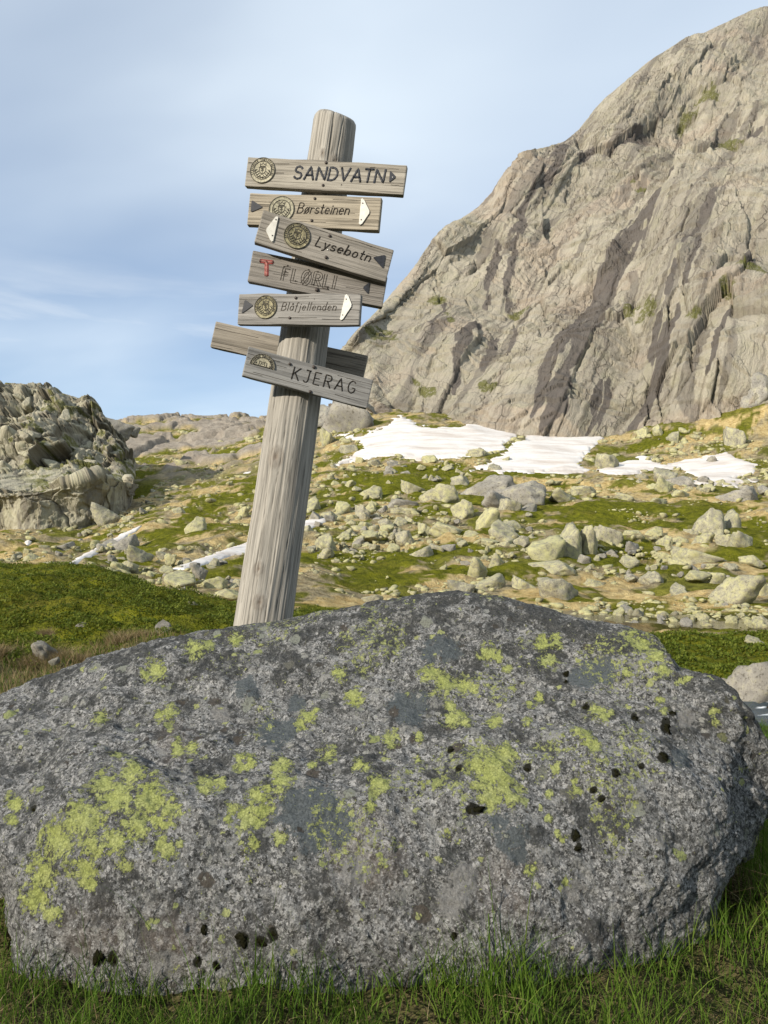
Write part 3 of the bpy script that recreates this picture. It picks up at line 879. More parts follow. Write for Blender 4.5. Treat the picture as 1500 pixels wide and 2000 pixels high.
def build_cliff():
    cols = [(640, 815, 215, 668, 735, 260), (668, 812, 192, 678, 690, 215), (705, 812, 170, 692, 655, 198), (770, 822, 158, 760, 575, 216), (850, 836, 150, 850, 470, 236),
            (930, 838, 146, 950, 390, 256), (1010, 850, 143, 1040, 306, 273), (1080, 855, 141, 1112, 270, 286), (1180, 856, 140, 1192, 185, 300),
            (1260, 840, 139, 1270, 118, 312), (1350, 806, 139, 1342, 75, 322), (1500, 752, 137, 1500, 12, 335), (1700, 705, 135, 1700, -70, 345),
            (2100, 660, 130, 2100, -150, 350), (2700, 640, 128, 2700, -160, 350)]
    T = [0.0, .2, .4, .6, .8, 1.0]
    ctrl = []
    base = np.array([P(c[0], c[1], c[2]) for c in cols])
    ctrl.append(base + np.array([0, -3, -9.0]))
    for k, tt in enumerate(T):
        row = []
        for c in cols:
            px = c[0] + (c[3] - c[0]) * tt
            py = c[1] + (c[4] - c[1]) * tt
            d = c[2] + (c[5] - c[2]) * tt ** 1.45
            row.append(P(px, py, d))
        ctrl.append(np.array(row))
    sky = ctrl[-1]
    ctrl.append(sky + np.array([2, 26, 6.0]))
    ctrl.append(sky + np.array([8, 90, 0.0]))
    ctrl.append(sky + np.array([20, 200, -60.0]))
    rows = [-.06] + T + [1.08, 1.25, 1.5]
    vq = np.concatenate([np.linspace(-.06, 1.04, 500), np.linspace(1.05, 1.5, 22)])
    cu = np.array([c[0] for c in cols], float)
    uq = np.concatenate([np.linspace(640, 1540, 540), np.linspace(1545, 2700, 60)])
    g = surf(ctrl, rows, cu, 0, 0, vq, uq)
    nrm = grid_normals(g)
    if nrm[200, 300, 1] > 0:
        nrm = -nrm
    p = g.reshape(-1, 3)
    n0 = nrm.reshape(-1, 3)
    px, py = proj(p)
    # axes of the slab: w runs down the fall line, b across it
    w = P(1105, 740, 168) - P(1300, 392, 225)
    w = w / np.linalg.norm(w)
    bx = np.cross(w, [0, -.8, .6]); bx /= np.linalg.norm(bx)
    cx = np.cross(w, bx)
    q = np.stack([p @ w, p @ bx, p @ cx], -1)
    warp = np.stack([fbm(p / 22, 3, 61), fbm(p / 22, 3, 62), fbm(p / 22, 3, 63)], -1) * 2.0
    qw = q + warp
    d = fbm(q * [1 / 60, 1 / 34, 1 / 40], 3, 71) * 7.0
    # long slabs with sharp edges
    brk = fbm(p / 12, 3, 82)
    rough0 = sstep(fbm(p / 34, 3, 81) + .12 * sstep(px, 1150, 1350), .14, .36)
    fv, fe = facets(qw * [1 / 44, 1 / 13, 1 / 40] + 1.7, 7, .9)
    d += fv * 1.9
    fv2, fe2 = facets((q + warp * .5) * [1 / 15, 1 / 5.0, 1 / 12] + 4.1, 8, 1.0)
    d += fv2 * (.30 + 1.1 * rough0)
    rough = rough0
    crack = np.maximum((1 - sstep(fe, 0, .03)) * sstep(brk, -.2, .15), (1 - sstep(fe2, 0, .05)) * (.1 + .8 * rough) * sstep(brk, -.3, .1))
    # ledges: terraces that cut across the slab
    led = fbm(q * [1 / 24, 1 / 60, 1 / 40], 4, 91) * 6
    d += ((led % 1.0) - .5) * .8
    # ribs down the fall line, little blocks, grain
    d += fbm(qw * [1 / 50, 1 / 3.2, 1 / 14], 3, 101, .5) * .40
    d += fbm(p / 3.0, 3, 111, .5) * (.10 + .5 * rough)
    d -= crack * .7
    # the nearer slab on the right stands proud of the dome behind it
    dd = ((px - 1290) * (205 - 400) - (py - 400) * (1500 - 1290)) / math.hypot(210, 195)
    d += sstep(-dd + fbm(p / 14, 3, 121) * 20, -6, 6) * 7.0 * sstep(px, 1230, 1330)
    # overhang along the foot
    foot = np.repeat(vq, len(uq))
    d *= 0.55 + .45 * sstep(foot, -.02, .08)
    edge = 1 - .75 * sstep(foot, .93, 1.0)
    d *= edge * (0.4 + .6 * sstep(px, 690, 760))
    p2 = p + n0 * d[:, None]
    stain_shade = np.zeros(len(p))
    wob = fbm(q * [1 / 30, 1 / 2.5, 1 / 6], 4, 131) * .7
    px2 = px + fbm(p / 9, 3, 141) * 9
    for pts, wd in STAIN_SHADE:
        ds, al = seg_dist(px2, py, pts)
        taper = 1 - .55 * np.abs(al * 2 - 1) ** 2
        stain_shade = np.maximum(stain_shade, sstep(1.0 + wob * 1.3 - ds / (wd * 1.35 * taper), .0, .12))
    stain_shade = np.maximum(stain_shade, sstep(fbm(qw * [1 / 70, 1 / 4.0, 1 / 9], 4, 151) + .25 * fbm(p / 25, 2, 152), .33, .42) * .6)
    green = np.zeros(len(p))
    gn = fbm(p / 4, 4, 161) * 1.6
    for x, y, r in GREEN:
        e = np.hypot((px - x) / 1.5, py - y) / r
        green = np.maximum(green, sstep(1.15 - e + gn, .15, .45))
    pink = sstep(fbm(p / 26, 3, 171) + .35 * sstep(py, 700, 840), .12, .35)
    me = mesh('mountain', p2, quads_grid(len(vq), len(uq)), M_CLIFF, True,
              {'stain_shade': stain_shade, 'green': green * .9, 'crack': crack * .4, 'pink': pink * .6, 'slab': q})
    obj('mountain', me, kind='structure')


build_cliff()


def build_crag():
    """the broken crag across the valley: a slab below, a grassy ledge, a blocky wall above"""
    # rows: foot, slab top, ledge back, wall mid, top, behind ; columns given as (px, py, depth)
    cols = [
        [(-420, 1050, 92), (-420, 935, 98), (-420, 915, 108), (-420, 820, 118), (-420, 740, 138)],
        [(-120, 1048, 90), (-120, 935, 96), (-120, 915, 106), (-120, 830, 116), (-120, 752, 136)],
        [(0, 1046, 89), (0, 950, 94), (0, 922, 104), (0, 838, 114), (0, 757, 134)],
        [(60, 1042, 89), (60, 955, 94), (62, 925, 104), (62, 838, 113), (62, 760, 133)],
        [(120, 1034, 90), (120, 945, 95), (122, 922, 105), (124, 846, 113), (125, 776, 131)],
        [(170, 1026, 91), (168, 940, 96), (170, 925, 106), (172, 858, 114), (176, 787, 129)],
        [(215, 1012, 93), (212, 936, 98), (212, 925, 108), (205, 872, 116), (197, 808, 128)],
        [(246, 995, 97), (244, 958, 102), (244, 925, 110), (238, 880, 118), (209, 832, 127)],
        [(256, 988, 104), (258, 958, 110), (264, 928, 118), (264, 900, 124), (236, 862, 132)],
        [(240, 985, 125), (240, 965, 130), (245, 938, 140), (245, 915, 146), (208, 880, 152)],
    ]
    c = np.array([[P(*pt) for pt in col] for col in cols])           # [col,row,3]
    c = np.swapaxes(c, 0, 1)
    foot, top = c[0], c[-1]
    ctrl = [foot + [0, -1, -6]] + list(c) + [top + [-3, 12, -2.0], top + [-12, 40, -22]]
    rows = [-.08, 0, .36, .46, .74, 1.0, 1.12, 1.4]
    vq = np.concatenate([np.linspace(-.08, 1.03, 330), np.linspace(1.05, 1.4, 14)])
    cu = np.array([0, 1, 2, 2.5, 3, 3.45, 3.85, 4.2, 4.5, 4.9])
    uq = np.concatenate([np.linspace(0, 1.9, 50, endpoint=False), np.linspace(1.9, 4.9, 330)])
    g = surf(ctrl, rows, cu, 0, 0, vq, uq)
    nrm = grid_normals(g)
    if nrm[150, 150, 1] > 0:
        nrm = -nrm
    p, n0 = g.reshape(-1, 3), nrm.reshape(-1, 3)
    v = np.repeat(vq, len(uq))
    px, py = proj(p)
    warp = np.stack([fbm(p / 6, 3, 201), fbm(p / 6, 3, 202), fbm(p / 6, 3, 203)], -1) * 1.6
    q = (p + warp)
    up = sstep(v, .44, .52)
    f3, e3 = facets(q * [1 / 4.6, 1 / 5.5, 1 / 5.0], 11, 1.3)
    f4, e4 = facets(q * [1 / 1.9, 1 / 2.4, 1 / 1.7] + 2.2, 12, 1.3)
    f5, e5 = facets(p * [1 / .8, 1 / 1.0, 1 / .75] + 5.2, 14, 1.2)
    f6, e6 = facets(q * [1 / 5.0, 1 / 7.0, 1 / 11.0] + 7, 13, .8)
    d = fbm(p / 11, 3, 211) * 1.6
    d += up * (f3 * 2.3 + f4 * .85 + f5 * .30)
    d += (1 - up) * (f6 * 1.3 + f4 * .35 + f5 * .12)
    crack = np.maximum(up * (1 - sstep(e3, 0, .07)) * .9, (1 - up) * (1 - sstep(e6, 0, .03)) * .7)
    crack = np.maximum(crack, up * .6 * (1 - sstep(e4, 0, .08)))
    d -= crack * .45
    d += fbm(p / .9, 4, 221, .6) * .16
    d *= (1 - .6 * sstep(v, .95, 1.02)) * (1 - .75 * np.exp(-((v - .40) / .07) ** 2))
    nc = n0 * .45 + np.array([-.3, -.88, .3]) * .55
    d *= 1 - .45 * sstep(v, .88, .98)
    p2 = p + nc * d[:, None]
    gn = fbm(p / 2.5, 4, 231)
    led = sstep(1 - np.abs(v - .40) / .13 + gn * 1.6, .35, .6)
    ledpx = sstep(px, 20, 90)
    green = np.maximum(led * ledpx, sstep(gn + .5 * fbm(p / 7, 2, 232), .36, .48) * up * .9)
    stain_shade = np.maximum(sstep(fbm(p * [1 / 1.2, 1 / 2, 1 / 9], 4, 241), .20, .34) * .6, up * .12)  # streaks are stains; the even darkening imitates shade in gaps behind the blocks
    me = mesh('crag', p2, quads_grid(len(vq), len(uq)), M_CRAG, True,
              {'stain_shade': stain_shade, 'green': green * .95, 'crack': crack, 'pink': np.zeros(len(p)), 'slab': p[:, [2, 0, 1]] * [-1, 1, 1]})
    cg = obj('crag', me, kind='structure')
    return cg, p2, n0, v, px, py


CRAG = build_crag()


# ------------------------------------------------------------------ water
def build_water():
    xs, ys = np.linspace(2.5, 14, 70), np.linspace(9.4, 14.2, 50)
    X, Y = np.meshgrid(xs, ys)
    p = np.stack([X, Y, X * 0], -1)
    zl = -1.66 + fbm(p * [.9, 2.2, 1], 4, 301) * .10
    me = mesh('stream', np.stack([X, Y, zl], -1), quads_grid(50, 70), mat_water('running_water', (.035, .05, .06)), True)
    obj('stream', me, kind='structure')
    xs, ys = np.linspace(4, 20, 40), np.linspace(23.5, 29.6, 24)
    X, Y = np.meshgrid(xs, ys)
    me = mesh('pond', np.stack([X, Y, X * 0 - 1.80], -1), quads_grid(24, 40), mat_water('still_brown_water', (.030, .022, .010), False), True)
    obj('pond', me, kind='structure')


build_water()


# ------------------------------------------------------------------ snow patches
def build_snow():
    for label, poly in SNOWS:
        a = np.array(poly, float)
        x0, y0 = a.min(0) - 6
        x1, y1 = a.max(0) + 6
        st = 2.0 if (x1 - x0) > 60 else 1.0
        xs, ys = np.arange(x0, x1, st), np.arange(y0, y1, st * .8)
        PX, PY = np.meshgrid(xs, ys)
        big_ = (x1 - x0) > 250

        def low(x, y):
            return x * 0
        hit = ground_hit(PX.ravel(), PY.ravel(), 25, 240, low).reshape(PX.shape)
        ok = ~np.isnan(hit)
        hit = np.where(ok, hit, 100)
        p = P(PX, PY, hit)
        nz = fbm(p / 2.5, 4, 401)
        sd = in_poly(PX, PY, poly) + nz * (9 if big_ else 2.5)
        p = p.copy()
        p[..., 2] = Z0(p[..., 0], p[..., 1]) + fbm(p / 7, 2, 411) * (.25 if big_ else .05) * sstep(sd, 0, 12) + .12 * sstep(sd, 0, 6) - .8 * sstep(-sd, 0, 4) + .06
        keep = ok & (sd > -5)
        q = quads_grid(*PX.shape)
        fk = keep.ravel()[q].all(1)
        q = q[fk]
        used, inv = np.unique(q, return_inverse=True)
        v = p.reshape(-1, 3)[used]
        c = v.mean(0)
        me = mesh('snow_patch', v - c, inv.reshape(-1, 4), M_SNOW, True)
        obj('snow_patch', me, loc=c, label=label, category='snow', kind='thing', group='snow patches on the mountainside')


build_snow()

# ------------------------------------------------------------------ the big boulder
BCOL = [  # bottom, shoulder, mid slope, crest
    ((-200, 1780, 2.75), (-330, 1700, 2.7), (-380, 1640, 2.8), (-400, 1560, 2.95)),
    ((-120, 1790, 2.55), (-230, 1670, 2.4), (-260, 1590, 2.55), (-280, 1500, 2.85)),
    ((5, 1800, 2.38), (-60, 1650, 2.18), (-90, 1540, 2.38), (-120, 1420, 2.8)),
    ((34, 1895, 1.98), (14, 1690, 2.02), (4, 1520, 2.3), (0, 1362, 2.86)),
    ((150, 1935, 1.92), (130, 1620, 2.02), (122, 1460, 2.35), (130, 1306, 2.92)),
    ((350, 1945, 1.91), (340, 1600, 2.03), (332, 1430, 2.4), (340, 1245, 2.97)),
    ((550, 1935, 1.92), (560, 1600, 2.04), (552, 1420, 2.42), (560, 1211, 3.0)),
    ((750, 1930, 1.93), (750, 1595, 2.05), (750, 1400, 2.42), (760, 1171, 2.98)),
    ((900, 1930, 1.94), (900, 1590, 2.07), (900, 1390, 2.42), (890, 1159, 2.95)),
    ((1050, 1920, 1.95), (1060, 1580, 2.08), (1050, 1390, 2.4), (1020, 1175, 2.88)),
    ((1170, 1905, 1.98), (1200, 1570, 2.1), (1190, 1400, 2.35), (1150, 1212, 2.78)),
    ((1250, 1885, 2.02), (1310, 1570, 2.13), (1290, 1420, 2.32), (1262, 1238, 2.68)),
    ((1315, 1855, 2.07), (1390, 1580, 2.18), (1370, 1450, 2.32), (1312, 1298, 2.58)),
    ((1355, 1828, 2.12), (1430, 1600, 2.24), (1430, 1475, 2.33), (1396, 1332, 2.52)),
    ((1385, 1800, 2.18), (1462, 1630, 2.3), (1492, 1540, 2.4), (1476, 1440, 2.5)),
    ((1400, 1785, 2.25), (1474, 1650, 2.38), (1512, 1590, 2.44), (1530, 1530, 2.53)),
    ((1385, 1760, 2.40), (1450, 1660, 2.55), (1490, 1600, 2.6), (1500, 1540, 2.68)),
    ((1300, 1700, 2.75), (1350, 1600, 2.85), (1380, 1540, 2.9), (1380, 1480, 2.9)),
]
LICHEN = [(60, 1755, 32), (75, 1700, 36), (112, 1640, 40), (170, 1600, 38), (230, 1560, 36), (295, 1565, 38), (330, 1585, 26), (270, 1620, 30), (228, 1645, 26), (165, 1700, 28),
          (172, 1722, 18), (250, 1692, 15), (325, 1660, 22), (350, 1652, 10), (100, 1785, 20), (205, 1535, 26), (262, 1515, 22), (310, 1610, 20), (185, 1655, 24), (140, 1610, 20),
          (195, 1395, 14), (400, 1530, 20), (428, 1525, 14), (490, 1600, 26), (502, 1560, 20), (550, 1530, 24), (478, 1592, 18), (494, 1650, 14), (548, 1637, 14), (512, 1582, 20),
          (455, 1580, 14), (445, 1600, 10), (520, 1545, 14), (305, 1308, 18), (285, 1315, 10), (380, 1268, 18), (405, 1262, 12), (462, 1250, 12), (330, 1390, 16), (310, 1396, 12), (375, 1460, 12), (350, 1460, 14),
          (602, 1400, 18), (588, 1413, 12), (615, 1390, 10), (664, 1316, 15), (693, 1363, 17), (550, 1495, 20), (470, 1490, 14), (490, 1485, 12), (955, 1272, 18), (972, 1276, 10),
          (1072, 1284, 18), (1058, 1250, 14), (1085, 1248, 14), (840, 1315, 18), (868, 1330, 18), (905, 1334, 15), (885, 1332, 12), (965, 1413, 15), (1163, 1394, 18), (1180, 1406, 12), (1192, 1400, 8),
          (760, 1446, 12), (772, 1440, 9), (738, 1535, 19), (724, 1578, 10), (816, 1482, 8), (752, 1540, 10), (962, 1515, 40), (988, 1480, 20), (955, 1560, 24), (1000, 1562, 18), (935, 1505, 20), (985, 1535, 22), (1015, 1540, 12),
          (890, 1400, 20), (908, 1412, 14), (880, 1380, 12), (1145, 1455, 16), (1128, 1446, 12), (1160, 1470, 13), (1090, 1625, 8), (1100, 1640, 8), (1073, 1600, 8), (1038, 1700, 12), (1108, 1722, 10), (1128, 1540, 12), (1125, 1520, 8),
          (1252, 1256, 18), (1280, 1278, 16), (1232, 1245, 12), (1298, 1310, 12), (1222, 1312, 8), (870, 1625, 8), (1030, 1420, 10), (1050, 1366, 12), (1035, 1378, 10), (1290, 1365, 9), (1300, 1385, 9), (1395, 1390, 9), (1400, 1410, 8),
          (1085, 1500, 10), (1075, 1545, 9), (700, 1490, 12), (715, 1500, 10), (820, 1440, 10), (640, 1470, 14), (610, 1490, 10), (990, 1300, 10), (1000, 1340, 8), (925, 1340, 10), (1330, 1330, 10), (1345, 1322, 8), (230, 1480, 12), (20, 1560, 16), (12, 1590, 12)]
BLUE = [(580, 1590, 48), (620, 1570, 46), (645, 1600, 46), (610, 1630, 40), (660, 1620, 36), (785, 1375, 30), (800, 1400, 30), (815, 1370, 22), (1000, 1640, 34), (1010, 1670, 24), (975, 1610, 22), (530, 1430, 34), (560, 1425, 24),
        (1150, 1315, 34), (1180, 1305, 26), (1130, 1320, 24), (870, 1265, 30), (840, 1270, 24), (1330, 1480, 24), (480, 1345, 26), (580, 1370, 20)]
PALE = [(900, 1720, 36), (890, 1750, 34), (880, 1770, 26), (318, 1880, 34), (320, 1905, 32), (1290, 1640, 14), (1125, 1740, 26), (430, 1390, 20), (700, 1700, 30), (1340, 1405, 20)]
WARM = [(985, 1720, 48), (1000, 1750, 36), (340, 1450, 30), (690, 1640, 40), (180, 1835, 50), (330, 1840, 50), (720, 1680, 60)]
MOSS = [(1300, 1415, 10, 17), (1293, 1484, 12, 11), (1240, 1400, 9, 12), (1252, 1498, 8, 6), (1198, 1517, 9, 8), (1175, 1560, 8, 7), (1160, 1542, 8, 7), (1125, 1630, 10, 14), (1132, 1655, 8, 10), (925, 1584, 18, 12),
        (885, 1824, 7, 8), (195, 1868, 13, 16), (222, 1871, 12, 17), (400, 1814, 8, 10), (475, 1828, 15, 15), (512, 1832, 13, 13), (535, 1818, 11, 14), (388, 1875, 10, 12), (424, 1880, 8, 10), (55, 1568, 9, 6), (1105, 1312, 7, 7),
        (1315, 1392, 8, 7), (1145, 1385, 8, 8), (880, 1470, 7, 7), (1030, 1500, 9, 7), (1375, 1890, 6, 6), (1350, 1893, 5, 5), (1040, 1882, 9, 9), (895, 1510, 7, 5), (1105, 1330, 6, 5)]


def build_boulder():
    c = np.array([[P(*pt) for pt in col] for col in BCOL])
    c = np.swapaxes(c, 0, 1)
    bot, crest = c[0].copy(), c[3]
    und = bot.copy(); und[:, 2] = -.35; und[:, 1] += .06
    k1, k2, k3 = crest.copy(), crest.copy(), crest.copy()
    nb = len(crest)
    inward = np.array([[-.0, 1.0]] * (nb - 5) + [[-.15, 1], [-.3, .9], [-.5, .8], [-.7, .6], [-.7, .6]])
    for a, dist, dz in ((k1, .09, .035), (k2, .2, .14), (k3, .30, .0)):
        a[:, :2] += inward * dist
        a[:, 2] -= dz
    k3[:, 2] = -.35
    ctrl = [und, bot, c[1], c[2], crest, k1, k2, k3]
    rows = [0, .12, .36, .62, .86, .90, .96, 1.15]
    vq = np.concatenate([np.linspace(0, .90, 400), np.linspace(.905, 1.15, 40)])
    cu = np.array([-4, -2.6, -1.2, 0, 1, 2.6, 4.2, 5.8, 7, 8.2, 9.2, 9.9, 10.5, 11.0, 11.5, 11.9, 12.3, 12.9])
    uq = np.concatenate([np.linspace(-4, -1.2, 30, endpoint=False), np.linspace(-1.2, 12.0, 540), np.linspace(12.05, 12.9, 20)])
    g = surf(ctrl, rows, cu, 0, 0, vq, uq)
    nrm = grid_normals(g)
    if nrm[200, 300, 1] > 0:
        nrm = -nrm
    p, n0 = g.reshape(-1, 3), nrm.reshape(-1, 3)
    v = np.repeat(vq, len(uq))
    # foliation tilts down to the right on the top of the rock
    d = fbm(p / .42, 3, 501) * .040 * (1 - .8 * sstep(v, .70, .84))
    d += fbm(p / .13, 3, 502) * .016
    fol = p @ np.array([[.9, .1, 0], [.2, .5, .3], [.3, .2, 1.0]]).T
    d += fbm(fol * [5, 26, 30], 3, 503) * .008 * sstep(v, .35, .6)
    d += fbm(p / .035, 3, 504, .6) * .0065
    d += fbm(p / .013, 2, 505) * .0022
    d *= 1 - .5 * sstep(v, .80, .86) * (1 - sstep(v, .9, 1.0))
    p2 = p + n0 * d[:, None]
    px, py = proj(p)
    front = v < .89
    fi = np.where(front)[0]

    def spots(lst):
        """soft discs lying on the stone around the 3D points named by the list"""
        r = np.zeros(len(p), np.float32)
        for e in lst:
            x, y, ra = e[0], e[1], e[2]
            rb = e[3] if len(e) > 3 else ra
            near = fi[(np.abs(px[fi] - x) < ra * 2.4) & (np.abs(py[fi] - y) < rb * 2.4)]
            if not len(near):
                continue
            ex = np.hypot((px[near] - x) / ra, (py[near] - y) / rb)
            r[near] = np.maximum(r[near], np.clip(1.05 - .55 * ex, 0, 1.2))
        return r
    dust = sstep(fbm(p / .35, 3, 511), -.05, .25) * sstep(px, 150, 700) + .25
    attrs = {'lichen': spots(LICHEN), 'blue': spots(BLUE) * .95, 'pale': spots(PALE), 'warm': np.clip(spots(WARM), 0, .9) * .5 + .1 * sstep(py, 1650, 1850),
             'moss': spots(MOSS) * .95, 'dust': dust, 'crest': sstep(v, .66, .84) * sstep(px, -200, 500)}
    me = mesh('boulder', p2, quads_grid(len(vq), len(uq)), mat_boulder(), True, attrs)
    bo = obj('boulder', me, label='huge rounded grey boulder covered in yellow-green lichen in front of the signpost', category='boulder')
    # cushions of dark moss sitting in the hollows
    mm = mat_plain('dark_moss', (.010, .0098, .005), 1.0, .0, .6, 220)
    for (x, y, ra, rb) in MOSS:
        near = fi[np.argmin(np.hypot(px[fi] - x, py[fi] - y))]
        ctr, nn = p2[near], n0[near]
        nn = nn if nn[1] < 0 else -nn
        s = ctr[1] / FPX
        vs, fs = ico(3)
        th_ = np.arctan2(vs[:, 1], vs[:, 0])
        dsp = .85 + .28 * np.sin(2 * th_ + x) + .2 * np.sin(3 * th_ + y) + .14 * np.sin(5 * th_ + x * y) + fbm(vs * 2.0 + x, 3, 521, .55) * .5
        vs = vs * np.stack([dsp, dsp, np.ones_like(dsp)], 1)
        e1 = np.cross([0, 0, 1.0], nn); e1 /= np.linalg.norm(e1)
        e2 = np.cross(nn, e1)
        vv = vs[:, :1] * e1 * ra * s * .8 + vs[:, 1:2] * e2 * rb * s * .8 + vs[:, 2:] * nn * min(ra, rb) * s * .12
        obj('moss_cushion', mesh('moss_cushion', vv + ctr, fs, mm, True), bo)
    return p2, v, px


_ICO = {}


def ico(sub):
    if sub not in _ICO:
        bm = bmesh.new()
        bmesh.ops.create_icosphere(bm, subdivisions=sub, radius=1)
        _ICO[sub] = (np.array([v.co[:] for v in bm.verts]), np.array([[v.index for v in f.verts] for f in bm.faces]))
        bm.free()
    return _ICO[sub][0].copy(), _ICO[sub][1]


build_boulder()

# ------------------------------------------------------------------ the signpost
POST_Y = 3.38
post_base = Vector(P(512, 1235, POST_Y))
post_top = Vector(P(654.5, 236, POST_Y))
axis = (post_top - post_base).normalized()
post_foot = post_base + axis * (-(post_base.z + .25) / axis.z)
R0, R1 = .1235, .0965


def post_radius(z):
    return R0 + (R1 - R0) * np.clip((z - post_base.z) / (post_top.z - post_base.z), -.4, 1)


signpost = bpy.data.objects.new('signpost', None)
COL.objects.link(signpost)
signpost.location = post_foot
signpost.empty_display_size = .2
signpost['label'] = 'leaning weathered wooden trail signpost with seven name boards behind the big boulder'
signpost['category'] = 'signpost'
M_POST = mat_wood('weathered_log', (.36, .338, .296), (.22, .205, .178), along='Z')
M_DARK = mat_plain('dark_paint', (.022, .024, .03), .6, .3, .3, 90)
M_GROOVE = mat_plain('routed_groove', (.030, .026, .022), .9, .1, .4, 120)
M_FAINT = mat_plain('worn_groove', (.075, .066, .056), .9, .1, .5, 160)
M_WHITE = mat_plain('white_plate', (.58, .565, .51), .6, .3, .14, 60)
M_RED = mat_plain('faded_red_paint', (.30, .055, .05), .7, .2, .35, 150)
M_BOLT = mat_plain('rusty_bolt', (.055, .045, .04), .6, .4, .4, 200, .4)
M_BRASS = mat_plain('tarnished_brass', (.27, .255, .185), .7, .2, .5, 110, .0)
M_BRASS2 = mat_plain('pale_worn_brass', (.34, .315, .23), .7, .2, .4, 140, .0)
M_BRASS3 = mat_plain('dark_stained_brass', (.21, .19, .115), .7, .2, .7, 60, .0)
M_BRASSD = mat_plain('blackened_relief', (.045, .040, .030), .6, .4, .4, 200, .2)


def build_post():
    L = (post_top - post_foot).length
    nu, nv = 224, 260
    th = np.linspace(0, 2 * np.pi, nu, endpoint=False)
    zs = np.linspace(0, L, nv)
    T, Zz = np.meshgrid(th, zs)
    r = post_radius(post_foot.z + Zz * axis.z)
    cyl = np.stack([np.cos(T) * 1.0, np.sin(T) * 1.0, Zz], -1)
    d = fbm(cyl * [1.2, 1.2, 1.0], 3, 601) * .006 + fbm(cyl * [7, 7, 1.2], 3, 602) * .0030 + fbm(cyl * [26, 26, 3], 2, 603) * .0012
    d = d * (1 - .8 * sstep(Zz, L - .12, L - .02))
    split = np.zeros_like(T)
    knot = np.zeros_like(T)
    # drying checks: angle from the side facing the camera (-y), start, end, depth
    vis0 = (post_base - post_foot).length
    for a0, z0, z1, dep, wid in [(.10, L - .42, L + .1, .012, .030), (-.42, vis0 - .1, vis0 + .95, .010, .022), (.16, vis0 - .2, vis0 + .60, .008, .018),
                                 (-.95, vis0 + .1, vis0 + .55, .022, .040), (.62, vis0 + .05, vis0 + .5, .006, .016), (-.15, vis0 + .5, vis0 + 1.15, .007, .016),
                                 (-.62, L - .35, L + .1, .008, .024), (.45, L - .3, L + .1, .007, .02), (-.70, vis0 + .6, vis0 + 1.3, .010, .022), (.35, vis0 + .55, vis0 + 1.1, .005, .014),
                                 (1.9, 0, L, .012, .03), (3.0, .5, L, .012, .03), (-2.2, .2, L, .01, .03), (-.28, vis0, vis0 + .4, .006, .014)]:
        ang = -np.pi / 2 + a0 + .05 * np.sin(Zz * 5 + a0 * 9) + fbm(np.stack([Zz * 6, Zz * 0 + a0 * 7, Zz * 0], -1), 2, 604) * .06
        da = np.abs((T - ang + np.pi) % (2 * np.pi) - np.pi)
        ends = sstep(Zz, z0, z0 + .08) * (1 - sstep(Zz, z1 - .1, z1))
        c = np.exp(-(da / wid) ** 2) * ends
        d -= c * dep * .4
        brk = .35 + .65 * sstep(fbm(np.stack([Zz * 9, Zz * 0 + a0 * 5, Zz * 0], -1), 2, 606), -.2, .2)
        split = np.maximum(split, np.clip(np.exp(-(da / (wid * .55)) ** 2) * ends * brk, 0, 1) * .85)
    for a0, zc, s in [(-.28, vis0 + .76, .030), (.12, vis0 + 1.10, .026), (-.3, vis0 + .28, .018), (-1.15, vis0 + .86, .02), (-.1, vis0 + .14, .022), (.35, L - .23, .02), (-.2, L - .20, .012), (2.5, 1.2, .03)]:
        da = ((T + np.pi / 2 - a0 + np.pi) % (2 * np.pi) - np.pi) * .11
        rr = np.hypot(da, (Zz - zc) * .75)
        d += np.exp(-(rr / (s * 1.3)) ** 2) * .006 - np.exp(-((rr / (s * .35)) ** 2)) * .008
        knot = np.maximum(knot, np.exp(-(rr / (s * .55)) ** 2) * .8 + .35 * np.exp(-((rr - s) / (s * .22)) ** 2))
    r = r + d
    # worn, rounded top
    r = r * (1 - .10 * sstep(Zz, L - .022, L) ** 2)
    v = np.stack([np.cos(T) * r, np.sin(T) * r, Zz + .010 * np.sin(T * 2 + .5) * sstep(Zz, L - .1, L)], -1).reshape(-1, 3)
    i = np.arange(nv * nu).reshape(nv, nu)
    q = np.stack([i[:-1], np.roll(i[:-1], -1, 1), np.roll(i[1:], -1, 1), i[1:]], -1).reshape(-1, 4)
    # top cap as shrinking rings
    rings = [i[-1]]
    vv = [v]
    cnt = len(v)
    for s in (.85, .6, .3, .05):
        ring = v[i[-1]] * [s, s, 1] + [0, 0, .004]
        vv.append(ring)
        rings.append(np.arange(cnt, cnt + nu)); cnt += nu
    for a, b in zip(rings[:-1], rings[1:]):
        q = np.concatenate([q, np.stack([a, np.roll(a, -1), np.roll(b, -1), b], -1)])
    pad = np.zeros(4 * nu)
    me = mesh('post', np.concatenate(vv), q, M_POST, True, {'split': np.concatenate([split.ravel(), pad]), 'knot': np.concatenate([np.clip(knot, 0, 1).ravel(), pad])})
    o = obj('post', me, signpost)
    rot = Vector((0, 0, 1)).rotation_difference(axis)
    o.rotation_mode = 'QUATERNION'
    o.rotation_quaternion = rot
    return o


build_post()

# stroke letters: polylines on a box 1 high; (width, strokes)
def arc(cx, cy, rx, ry, a0, a1, n=14):
    return [(cx + rx * math.cos(math.radians(a0 + (a1 - a0) * k / n)), cy + ry * math.sin(math.radians(a0 + (a1 - a0) * k / n))) for k in range(n + 1)]


